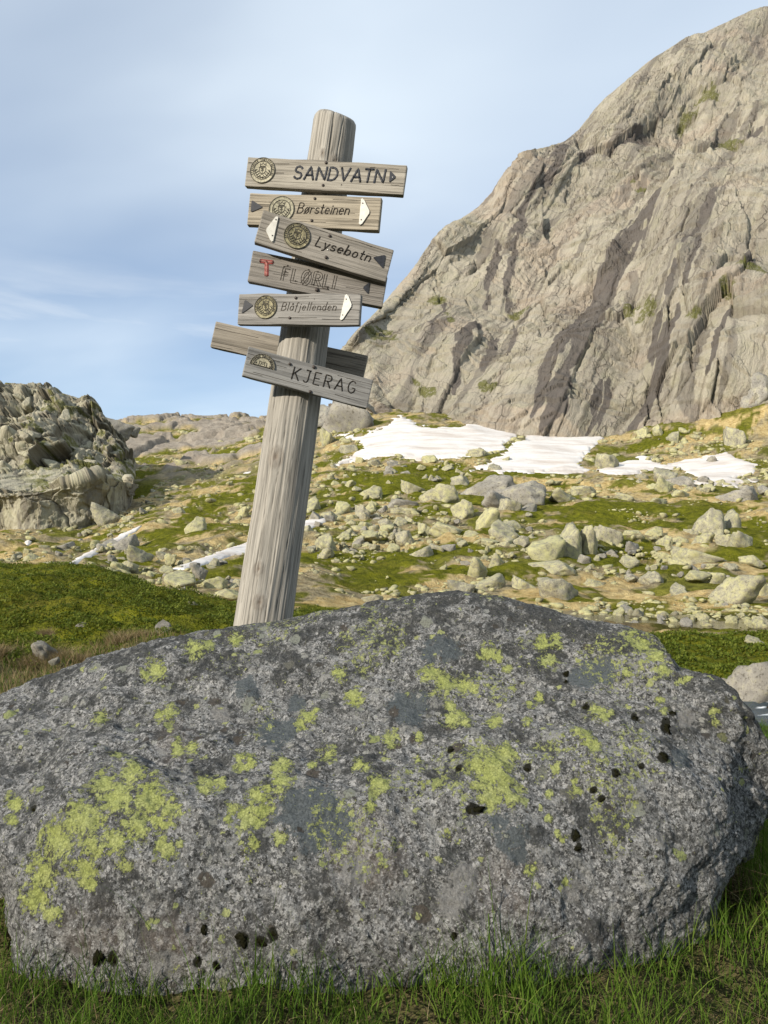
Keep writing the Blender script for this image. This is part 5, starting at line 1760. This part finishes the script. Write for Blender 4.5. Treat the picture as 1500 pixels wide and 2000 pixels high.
for (px, py, w, h, bare, label) in BIG:
    put_rock(px, py, w, h, label, bare=bool(bare))

for (px, py, w, h, d, lab) in [
        (228, 834, 52, 30, 150, 'dark knoll of rock on the skyline just right of the crag'),
        (254, 838, 30, 20, 158, 'smaller rock on the skyline beside the dark knoll'),
        (690, 812, 105, 74, 150, 'rounded hump of bedrock between the post and the large snow field'),
        (625, 812, 60, 40, 170, 'low bedrock hump half hidden by the post at the cliff foot')]:
    put_rock(px, py, w, h, lab, bare=True, d=d, tilt=.1)


def cairn(px, py, d):
    c = P(px, py, d)
    e = obj('cairn', None, loc=c, label='small cairn of stacked stones on the far skyline left of the post', category='cairn')
    for k, (x, z, w, h) in enumerate([(-.55, .3, .8, .5), (.6, .25, .75, .5), (0, .9, .8, .45), (.1, 1.5, .5, .4), (.05, 2.1, .3, .45)]):
        o = obj('stone', ROCKS_G[k], e, loc=(x, 0, z))
        o.scale = (w, w * .8, h)
        o.rotation_euler = (.1 * k, .05, k * 1.1)


cairn(372, 836, 236)

# rocks of middling size, alike within each field
FIELDS = [  # polygon, how many, size range, label, group
    ([(600, 1010), (700, 985), (800, 985), (850, 1010), (800, 1060), (720, 1090), (610, 1090)], 62, (11, 24), 'angular lichened rock among the dense rubble right of the post', 'rocks of the rubble right of the post'),
    ([(850, 1000), (1060, 1000), (1060, 1100), (860, 1110)], 24, (9, 18), 'smaller lichened rock scattered round the dome-shaped rock', 'rocks round the dome-shaped rock'),
    ([(1140, 1060), (1300, 1050), (1480, 1060), (1490, 1130), (1250, 1140), (1120, 1120)], 40, (9, 20), 'smaller lichened rock between the leaning slabs and the picture edge', 'rocks below the large heath patch'),
    ([(640, 890), (900, 900), (1000, 890), (1000, 915), (880, 945), (640, 960)], 34, (9, 20), 'rock strewn along the lower rim of the large snow field', 'rocks along the snow rim'),
    ([(1200, 930), (1480, 930), (1500, 960), (1300, 965), (1260, 950)], 26, (9, 20), 'grey rock in the heaps under the ragged snow strip', 'rocks under the ragged snow'),
    ([(1060, 1180), (1500, 1180), (1500, 1225), (1250, 1225)], 26, (12, 30), 'low water-worn rock by the shallow pool', 'rocks by the pool'),
    ([(100, 1070), (290, 1060), (460, 1085), (480, 1170), (380, 1170), (250, 1112)], 40, (9, 24), 'lichened rock in the field between hump and post', 'rocks between hump and post'),
    ([(0, 1080), (110, 1060), (200, 1020), (320, 940), (335, 955), (230, 1040), (100, 1110), (0, 1110)], 36, (7, 14), 'stone in the stream bed below the crag', 'stones of the stream bed'),
]
ANCHORS = [(706, 1000, 'tall thin standing rock'), (788, 990, 'long flat rock of the rubble'), (795, 1051, 'tilted rock ending the rubble'), (640, 1060, 'grey rock beside the post'),
           (985, 1042, 'dome-shaped rock'), (876, 1031, 'wide ridged rock'), (934, 1114, 'wedge-shaped rock'), (824, 1079, 'flat-topped rock on dark heath'),
           (1120, 1060, 'three leaning slabs'), (1080, 1103, 'tongue-shaped slab'), (1081, 1147, 'smooth dome rock'), (1230, 1096, 'squarish pale rock'), (1360, 1084, 'very long low rock'),
           (1415, 1024, 'big cleft rock pair'), (1446, 1158, 'big sloping rock'), (785, 870, 'peaked snow field'), (1050, 890, 'second snow field'), (866, 967, 'broad pointed rock'),
           (995, 955, 'twin pale slabs'), (1449, 965, 'smooth grey boulder under the snow'), (1334, 937, 'blocky rock under the ragged snow'), (1320, 1215, 'shallow pool'),
           (1100, 1190, 'dip behind the boulder crest'), (383, 1026, 'large pale rock left of the post'), (243, 1060, 'smooth rock by the snow tongue'), (350, 1135, 'broad rock behind the hump'),
           (448, 1160, 'flat rock at the post foot'), (205, 1010, 'rounded rock at the crag foot'), (120, 1068, 'dark flat rock by the stream bed'), (330, 940, 'upper end of the stream bed'), (26, 1088, 'small upright rock at the picture edge')]
ORD = ['nearest', 'second nearest', 'third nearest', 'fourth nearest', 'fifth nearest', 'sixth nearest', 'seventh nearest', 'eighth nearest', 'ninth nearest', 'tenth nearest',
       'eleventh nearest', 'twelfth nearest', 'thirteenth nearest', 'fourteenth nearest', 'fifteenth nearest', 'sixteenth nearest', 'seventeenth nearest', 'eighteenth nearest']
made = []
for poly, n, (s0, s1), label, group in FIELDS:
    a = np.array(poly, float)
    r_ = np.random.default_rng(int(a.sum()))
    k = 0
    while k < n:
        x, y = r_.uniform(a[:, 0].min(), a[:, 0].max()), r_.uniform(a[:, 1].min(), a[:, 1].max())
        if in_poly(np.array([x]), np.array([y]), poly)[0] < 0:
            continue
        k += 1
        w = s0 + (s1 - s0) * r_.random() ** 1.8
        bare = r_.random() < .3
        ww, hh = w * r_.uniform(.9, 1.35), w * r_.uniform(.6, .95)
        if any(abs(x - b_[0]) < (b_[2] + ww) * .35 and abs(y - b_[1]) < (b_[3] + hh) * .4 for b_ in BIG) and r_.random() < .8:
            k -= 1
            continue
        o = put_rock(x, y, ww, hh, None, group, bare=bare, tilt=.6)
        if o:
            made.append((o, x, y, 'flat' if hh < .62 * ww else ('chunky' if hh > .8 * ww else 'squat'), 'grey' if bare else 'lichened'))
bins = {}
for o, x, y, shp, tone in made:
    ax, ay, nm = min(ANCHORS, key=lambda q_: math.hypot(q_[0] - x, (q_[1] - y) * 1.6))
    dx, dy = x - ax, (y - ay) * 1.6
    side = ('right of' if dx > 0 else 'left of') if abs(dx) > abs(dy) else ('below' if dy > 0 else 'above')
    bins.setdefault((nm, side), []).append((math.hypot(x - ax, y - ay), o, shp, tone))
for (nm, side), lst in bins.items():
    for k, (_, o, shp, tone) in enumerate(sorted(lst, key=lambda e: e[0])):
        o['label'] = f"{shp} {tone} rock, {ORD[min(k, 17)]} {side} the {nm}"
        o['category'] = 'rock'


def build_scree():
    """the uncountable small stones between the rocks, joined"""
    r_ = np.random.default_rng(77)
    shapes = [rock_shape(1, 40 + k, 5, 40, 0) for k in range(8)]
    shapes2 = [rock_shape(2, 60 + k, 5, 40, .02) for k in range(8)]
    n = 15000
    px, py = r_.uniform(-60, 1560, n), 840 + 390 * r_.random(n)
    hit = ground_hit(px, py, 24, 240)
    ok = np.isfinite(hit)
    p0 = P(px, py, np.where(ok, hit, 50))
    dens = fbm(p0 / 7.0, 3, 701) + .25 * fbm(p0 / 2.0, 2, 702)
    nz = fbm(p0 / 6.0, 4, 21) * 1.1
    he = blobs(px, py, HEATH, nz)
    stt = blobs(px, py, STRAW, nz)
    rub = in_poly(px, py, FIELDS[0][0]) > -15
    ok &= (dens > -.14 + .50 * he + .20 * stt - .3 * rub)
    for _, poly in SNOWS:
        ok &= in_poly(px, py, poly) < 1
    V, F, c = [], [], 0
    for i in np.where(ok)[0]:
        y = hit[i]
        spx = 2.6 + 9.0 * r_.random() ** 3.5
        s = y / FPX * spx * .62 * (1 if y > 40 else 1.2)
        v, f = (shapes if spx < 5.5 else shapes2)[r_.integers(0, 8)]
        a = r_.uniform(0, 6.28)
        ca, sa = math.cos(a), math.sin(a)
        w = v * [s * r_.uniform(.9, 1.5), s * r_.uniform(.9, 1.4), s * r_.uniform(.6, 1.0)]
        w = np.stack([w[:, 0] * ca - w[:, 1] * sa, w[:, 0] * sa + w[:, 1] * ca, w[:, 2]], 1)
        zc = Z(p0[i, 0:1], p0[i, 1:2])[0] if False else p0[i, 2]
        V.append(w + [p0[i, 0], p0[i, 1], zc + s * .0]); F.append(f + c); c += len(v)
    V = np.concatenate(V)
    me = mesh('scree', V, np.concatenate(F), M_SCREE, False)
    obj('scree', me, kind='stuff', label='small pale stones strewn over the whole mountainside', category='scree')


build_scree()

# angular blocks that make up the crag
def crag_blocks():
    cg, p2, n0, v, px, py = CRAG
    r_ = np.random.default_rng(5)
    meshes = []
    for k in range(8):
        vv, ff = rock_shape(4, 300 + k, 6, 80, .02, .60)
        ln = len(vv)
        z = np.zeros(ln)
        meshes.append(mesh('block', vv, ff, M_CRAG, False, {'stain_shade': z, 'green': z, 'crack': z, 'pink': z, 'slab': vv[:, [2, 0, 1]] * 2.0 + k * 7}))
    cand = np.where((v > .47) & (v < .93) & (px > -40) & (px < 188) & (py > 750))[0]
    pick = r_.choice(cand, 34, replace=False)
    for i in pick:
        s = r_.uniform(.4, 1.1)
        if v[i] > .9: s *= .5
        o = obj('block', meshes[r_.integers(0, 8)], cg)
        o.location = p2[i] - n0[i] * s * .4
        o.scale = (s * r_.uniform(.9, 1.6), s * r_.uniform(.9, 1.3), s * r_.uniform(.8, 1.7))
        o.rotation_euler = (r_.uniform(-.2, .2), r_.uniform(-.25, .25), r_.uniform(-.7, .7))


crag_blocks()

# near stones: on the hump, by the tussocks, on the far stream bank
for (px, py, w, h, d, bare, lab) in [
        (88, 1135, 44, 18, 12.6, 1, 'flat pale stone near the top of the green hump'),
        (318, 1227, 28, 18, 8.8, 1, 'small grey stone on the green hump just above the boulder edge'),
        (372, 1181, 22, 14, 11.5, 0, 'small brownish stone at the right side of the green hump'),
        (75, 1268, 44, 30, 8.0, 1, 'dark stone among the straw tussocks'),
        (105, 1291, 18, 10, 7.4, 1, 'small pale stone below the straw tussocks'),
        (1478, 1352, 120, 84, 13.3, 1, 'big rounded rock on the far bank of the stream'),
        (1415, 1330, 26, 12, 14.2, 1, 'small stone on the bank above the big rounded rock'),
        (1462, 1318, 28, 16, 14.6, 1, 'grey stone in the grass above the big rounded rock'),
        (1475, 1254, 30, 16, 19.5, 0, 'pale pointed rock on the green bank beyond the stream'),
        (158, 1221, 16, 10, 9.2, 1, 'tiny pale stone low on the green hump')]:
    put_rock(px, py, w, h, lab, bare=bool(bare), d=d, name='stone' if w < 60 else 'rock', cat='stone' if w < 60 else 'rock')


# ------------------------------------------------------------------ grass and heath
def blades(root, height, width, lean, seed, segs=3):
    """curved tapering blades; root (n,3), height/width/lean (n,)"""
    r_ = np.random.default_rng(seed)
    n = len(root)
    a = r_.uniform(0, 2 * np.pi, n)
    face = r_.uniform(0, np.pi, n)
    dirx, diry = np.cos(a), np.sin(a)
    sx, sy = np.cos(face), np.sin(face)
    V = np.zeros((n, 2 * segs + 1, 3), np.float32)
    for k in range(segs + 1):
        t = k / segs
        off = lean * t ** 1.8
        zz = height * (t - .35 * (lean / np.maximum(height, 1e-4)) * t ** 2.5 * .5)
        c = root + np.stack([dirx * off, diry * off, zz], -1)
        w = width * (1 - t) ** .7 * .5
        if k < segs:
            V[:, 2 * k] = c - np.stack([sx * w, sy * w, w * 0], -1)
            V[:, 2 * k + 1] = c + np.stack([sx * w, sy * w, w * 0], -1)
        else:
            V[:, 2 * k] = c
    tri = []
    for k in range(segs - 1):
        b = 2 * k
        tri += [(b, b + 1, b + 3), (b, b + 3, b + 2)]
    b = 2 * (segs - 1)
    tri += [(b, b + 1, b + 2)]
    tri = np.array(tri)
    F = (np.arange(n)[:, None, None] * (2 * segs + 1) + tri[None]).reshape(-1, 3)
    return V.reshape(-1, 3), F, 2 * segs + 1


M_GRASS = mat_leaf('green_grass', [(.038, .082, .008), (.085, .150, .016), (.15, .20, .036)], .38)
M_STRAW = mat_leaf('dry_grass', [(.11, .078, .038), (.21, .155, .075), (.33, .27, .155)], .25)
M_HEATHL = mat_leaf('heath_leaves', [(.034, .052, .005), (.080, .108, .010), (.14, .16, .022)], .3)


def boulder_front(x):
    """depth of the boulder's foot at a given x"""
    xs = np.array([P(*c[0])[0] for c in BCOL[2:16]])
    ys = np.array([c[0][2] for c in BCOL[2:16]])
    return np.interp(x, xs, ys, left=3.2, right=3.4)


def build_grass():
    r_ = np.random.default_rng(11)
    n = 150000
    x = r_.uniform(-2.4, 3.4, n)
    y = 1.15 + 4.6 * r_.random(n) ** 1.9
    front = boulder_front(x)
    inside = (y > front + .03) & (x > -2.2) & (x < 1.18) & (y < 3.3)
    inside |= (y > front + .02) & (x > 1.0) & (x < 1.32) & (y < 2.9)
    p = np.stack([x, y, x * 0], -1)
    cl = fbm(p / .22, 3, 801)
    cl2 = fbm(p / .6, 2, 802)
    keep = ~inside & (np.abs(x) < (y + .6) * .75) & (r_.random(n) < .9 + cl * 1.4)
    x, y, cl, cl2, front = x[keep], y[keep], cl[keep], cl2[keep], front[keep]
    z = Z(x, y) - .01
    n = len(x)
    near = np.exp(-np.abs(y - front) / .22)
    h = (.030 + .055 * r_.random(n) ** 1.5) * (1 + 1.1 * np.clip(cl, 0, 1) * 2) * (.75 + .8 * np.clip(cl2 + .2, 0, 1)) + near * .05 * r_.random(n)
    tall = (r_.random(n) < .035)
    h = np.where(tall, h * 1.8 + .05, h)
    right = sstep(x, .95, 1.15) * (1 - sstep(x, 1.6, 2.2)) * sstep(y, 1.85, 2.0)
    left = (1 - sstep(x, -1.3, -1.12)) * sstep(y, 1.9, 2.1)
    h = h * (1 + 1.3 * right + .8 * left)
    wdt = r_.uniform(.0016, .0048, n)
    lean = h * r_.uniform(.1, .75, n)
    dry = (r_.random(n) < np.clip(.30 - .75 * cl2 - .5 * near + .25 * sstep(x, .7, 1.4) * (1 - sstep(y, 1.75, 1.95)), .05, .75))
    for nm, m, mat, lab in (('grass', ~dry, M_GRASS, 'short green grass growing round the foot of the big boulder'),
                            ('dry_grass', dry, M_STRAW, 'withered straw-brown grass mixed into the turf')):
        hh, ll = h[m].copy(), lean[m].copy()
        if nm == 'dry_grass':
            ll = hh * r_.uniform(.7, 1.6, m.sum()); hh = hh * .62
        V, F, k = blades(np.stack([x[m], y[m], z[m]], -1), hh, wdt[m] * (1 if nm == 'grass' else .8), ll, 12)
        tint = np.repeat(np.clip(r_.normal(.45, .25, m.sum()), 0, 1), k)
        obj(nm, mesh(nm, V, F, mat, True, {'tint': tint}), kind='stuff', label=lab, category='grass')
    return


build_grass()


def leaf_cloud(x, y, size, lift, seed):
    """little upward leaf cards scattered over the ground"""
    r_ = np.random.default_rng(seed)
    n = len(x)
    z = Z(x, y) + lift
    a = r_.uniform(0, 2 * np.pi, n)
    up = r_.uniform(.25, 1.2, n)
    ex = np.stack([np.cos(a), np.sin(a), a * 0], -1) * size[:, None] * .5
    ey = np.stack([-np.sin(a) * np.cos(up), np.cos(a) * np.cos(up), np.sin(up)], -1) * size[:, None]
    c = np.stack([x, y, z], -1)
    V = np.stack([c - ex, c + ex, c + ey + ex * .3, c + ey - ex * .3], 1).reshape(-1, 3)
    F = np.arange(n * 4).reshape(-1, 4)
    return V, F


def build_heath():
    r_ = np.random.default_rng(21)
    n = 150000
    y = 7.6 + 8.5 * r_.random(n) ** 1.2
    x = (r_.uniform(-.62, .02, n)) * y
    p = np.stack([x, y, x * 0], -1)
    cl = fbm(p / .45, 3, 811)
    keep = r_.random(n) < .55 + cl * 1.2
    edge = 7.9 + fbm(p / .8, 2, 812) * 1.6
    keep &= y > edge
    x, y, cl = x[keep], y[keep], cl[keep]
    size = r_.uniform(.012, .032, len(x))
    V, F = leaf_cloud(x, y, size, np.clip(cl, -.1, .5) * .16 * r_.random(len(x)), 22)
    brown = sstep(fbm(np.stack([x, y, x * 0], -1) / 1.2, 3, 813), .1, .4) * .3
    tint = np.repeat(np.clip(r_.normal(.42, .24, len(x)) + cl * .5 + brown, 0, 1), 4)
    obj('heath', mesh('heath', V, F, M_HEATHL, False, {'tint': tint}), kind='stuff', label='low dark green heath covering the hump on the left', category='heath')
    n = 42000
    y = 13.0 + 8.5 * r_.random(n)
    x = r_.uniform(.26, .62, n) * y
    p = np.stack([x, y, x * 0], -1)
    cl = fbm(p / .5, 3, 821)
    keep = (r_.random(n) < .6 + cl) & ~((y < 14.4) & (x > 5.4))
    x, y, cl = x[keep], y[keep], cl[keep]
    V, F = leaf_cloud(x, y, r_.uniform(.03, .07, len(x)), np.clip(cl, 0, .5) * .15 * r_.random(len(x)), 23)
    tint = np.repeat(np.clip(r_.normal(.5, .22, len(x)) + cl * .5, 0, 1), 4)
    obj('heath', mesh('heath', V, F, M_HEATHL, False, {'tint': tint}), kind='stuff', label='sunlit green heath on the bank beyond the stream', category='heath')


build_heath()


def tussock(px, py, d, r, h, label, seed, mat=None, n=420):
    c = P(px, py, d)
    x0, y0 = float(c[0]), float(c[1])
    r_ = np.random.default_rng(seed)
    a, rr = r_.uniform(0, 6.28, n), r * .55 * np.sqrt(r_.random(n))
    x, y = x0 + rr * np.cos(a), y0 + rr * np.sin(a)
    z = Z(x, y)
    z0 = float(Z(np.array([x0]), np.array([y0]))[0])
    hh = h * r_.uniform(.5, 1.0, n)
    V, F, k = blades(np.stack([x - x0, y - y0, z - z0 - .02], -1), hh, np.full(n, .006), hh * r_.uniform(.3, 1.1, n), seed + 1)
    tint = np.repeat(np.clip(r_.normal(.6, .25, n), 0, 1), k)
    obj('grass_tussock', mesh('grass_tussock', V, F, mat or M_STRAW, True, {'tint': tint}), loc=(x0, y0, z0), label=label, category='tussock', group='straw tussocks')


for k, (px, py, d, r, h, lab) in enumerate([
        (58, 1278, 7.9, .16, .17, 'straw tussock left of the dark stone'), (100, 1272, 8.0, .26, .22, 'large pale straw tussock hanging over the dark stone'),
        (130, 1268, 8.05, .2, .20, 'straw tussock right of the dark stone'), (235, 1250, 8.3, .24, .22, 'bushy straw tussock at the lower right of the hump'),
        (280, 1240, 8.5, .14, .13, 'small pale tussock beside the grey stone on the hump'), (2, 1272, 8.0, .16, .18, 'straw tussock at the left picture edge'),
        (88, 1238, 9.0, .15, .12, 'small tussock above the large straw tussock'), (160, 1285, 7.6, .16, .12, 'low tussock below and right of the dark stone')]):
    tussock(px, py, d, r, h, lab, 1000 + k)


def build_rough_grass():
    """yellowish coarse grass of the flat left of the boulder and the near bank on the right"""
    r_ = np.random.default_rng(31)
    n = 26000
    y = r_.uniform(3.2, 8.6, n)
    x = r_.uniform(-.66, -.12, n) * y
    n2 = 16000
    y2 = r_.uniform(3.0, 10.2, n2)
    x2 = r_.uniform(.40, .66, n2) * y2
    x, y = np.concatenate([x, x2]), np.concatenate([y, y2])
    cl = fbm(np.stack([x, y, x * 0], -1) / .4, 3, 831)
    keep = r_.random(len(x)) < .5 + cl * 1.3
    x, y, cl = x[keep], y[keep], cl[keep]
    n = len(x)
    h = r_.uniform(.05, .13, n) * (1 + np.clip(cl, 0, 1))
    rightm = x > 0
    for nm, m, mat, lab in (('grass', rightm | (r_.random(n) < .35), M_GRASS, 'coarse green grass beside and behind the boulder'),
                            ('dry_grass', ~rightm & (r_.random(n) < .9), M_STRAW, 'coarse yellowed grass on the flat behind the boulder')):
        V, F, k = blades(np.stack([x[m], y[m], Z(x[m], y[m]) - .01], -1), h[m], np.full(m.sum(), .006), h[m] * r_.uniform(.2, .9, m.sum()), 32, 2)
        tint = np.repeat(np.clip(r_.normal(.4, .25, m.sum()), 0, 1), k)
        obj(nm, mesh(nm, V, F, mat, True, {'tint': tint}), kind='stuff', label=lab, category='grass')


build_rough_grass()
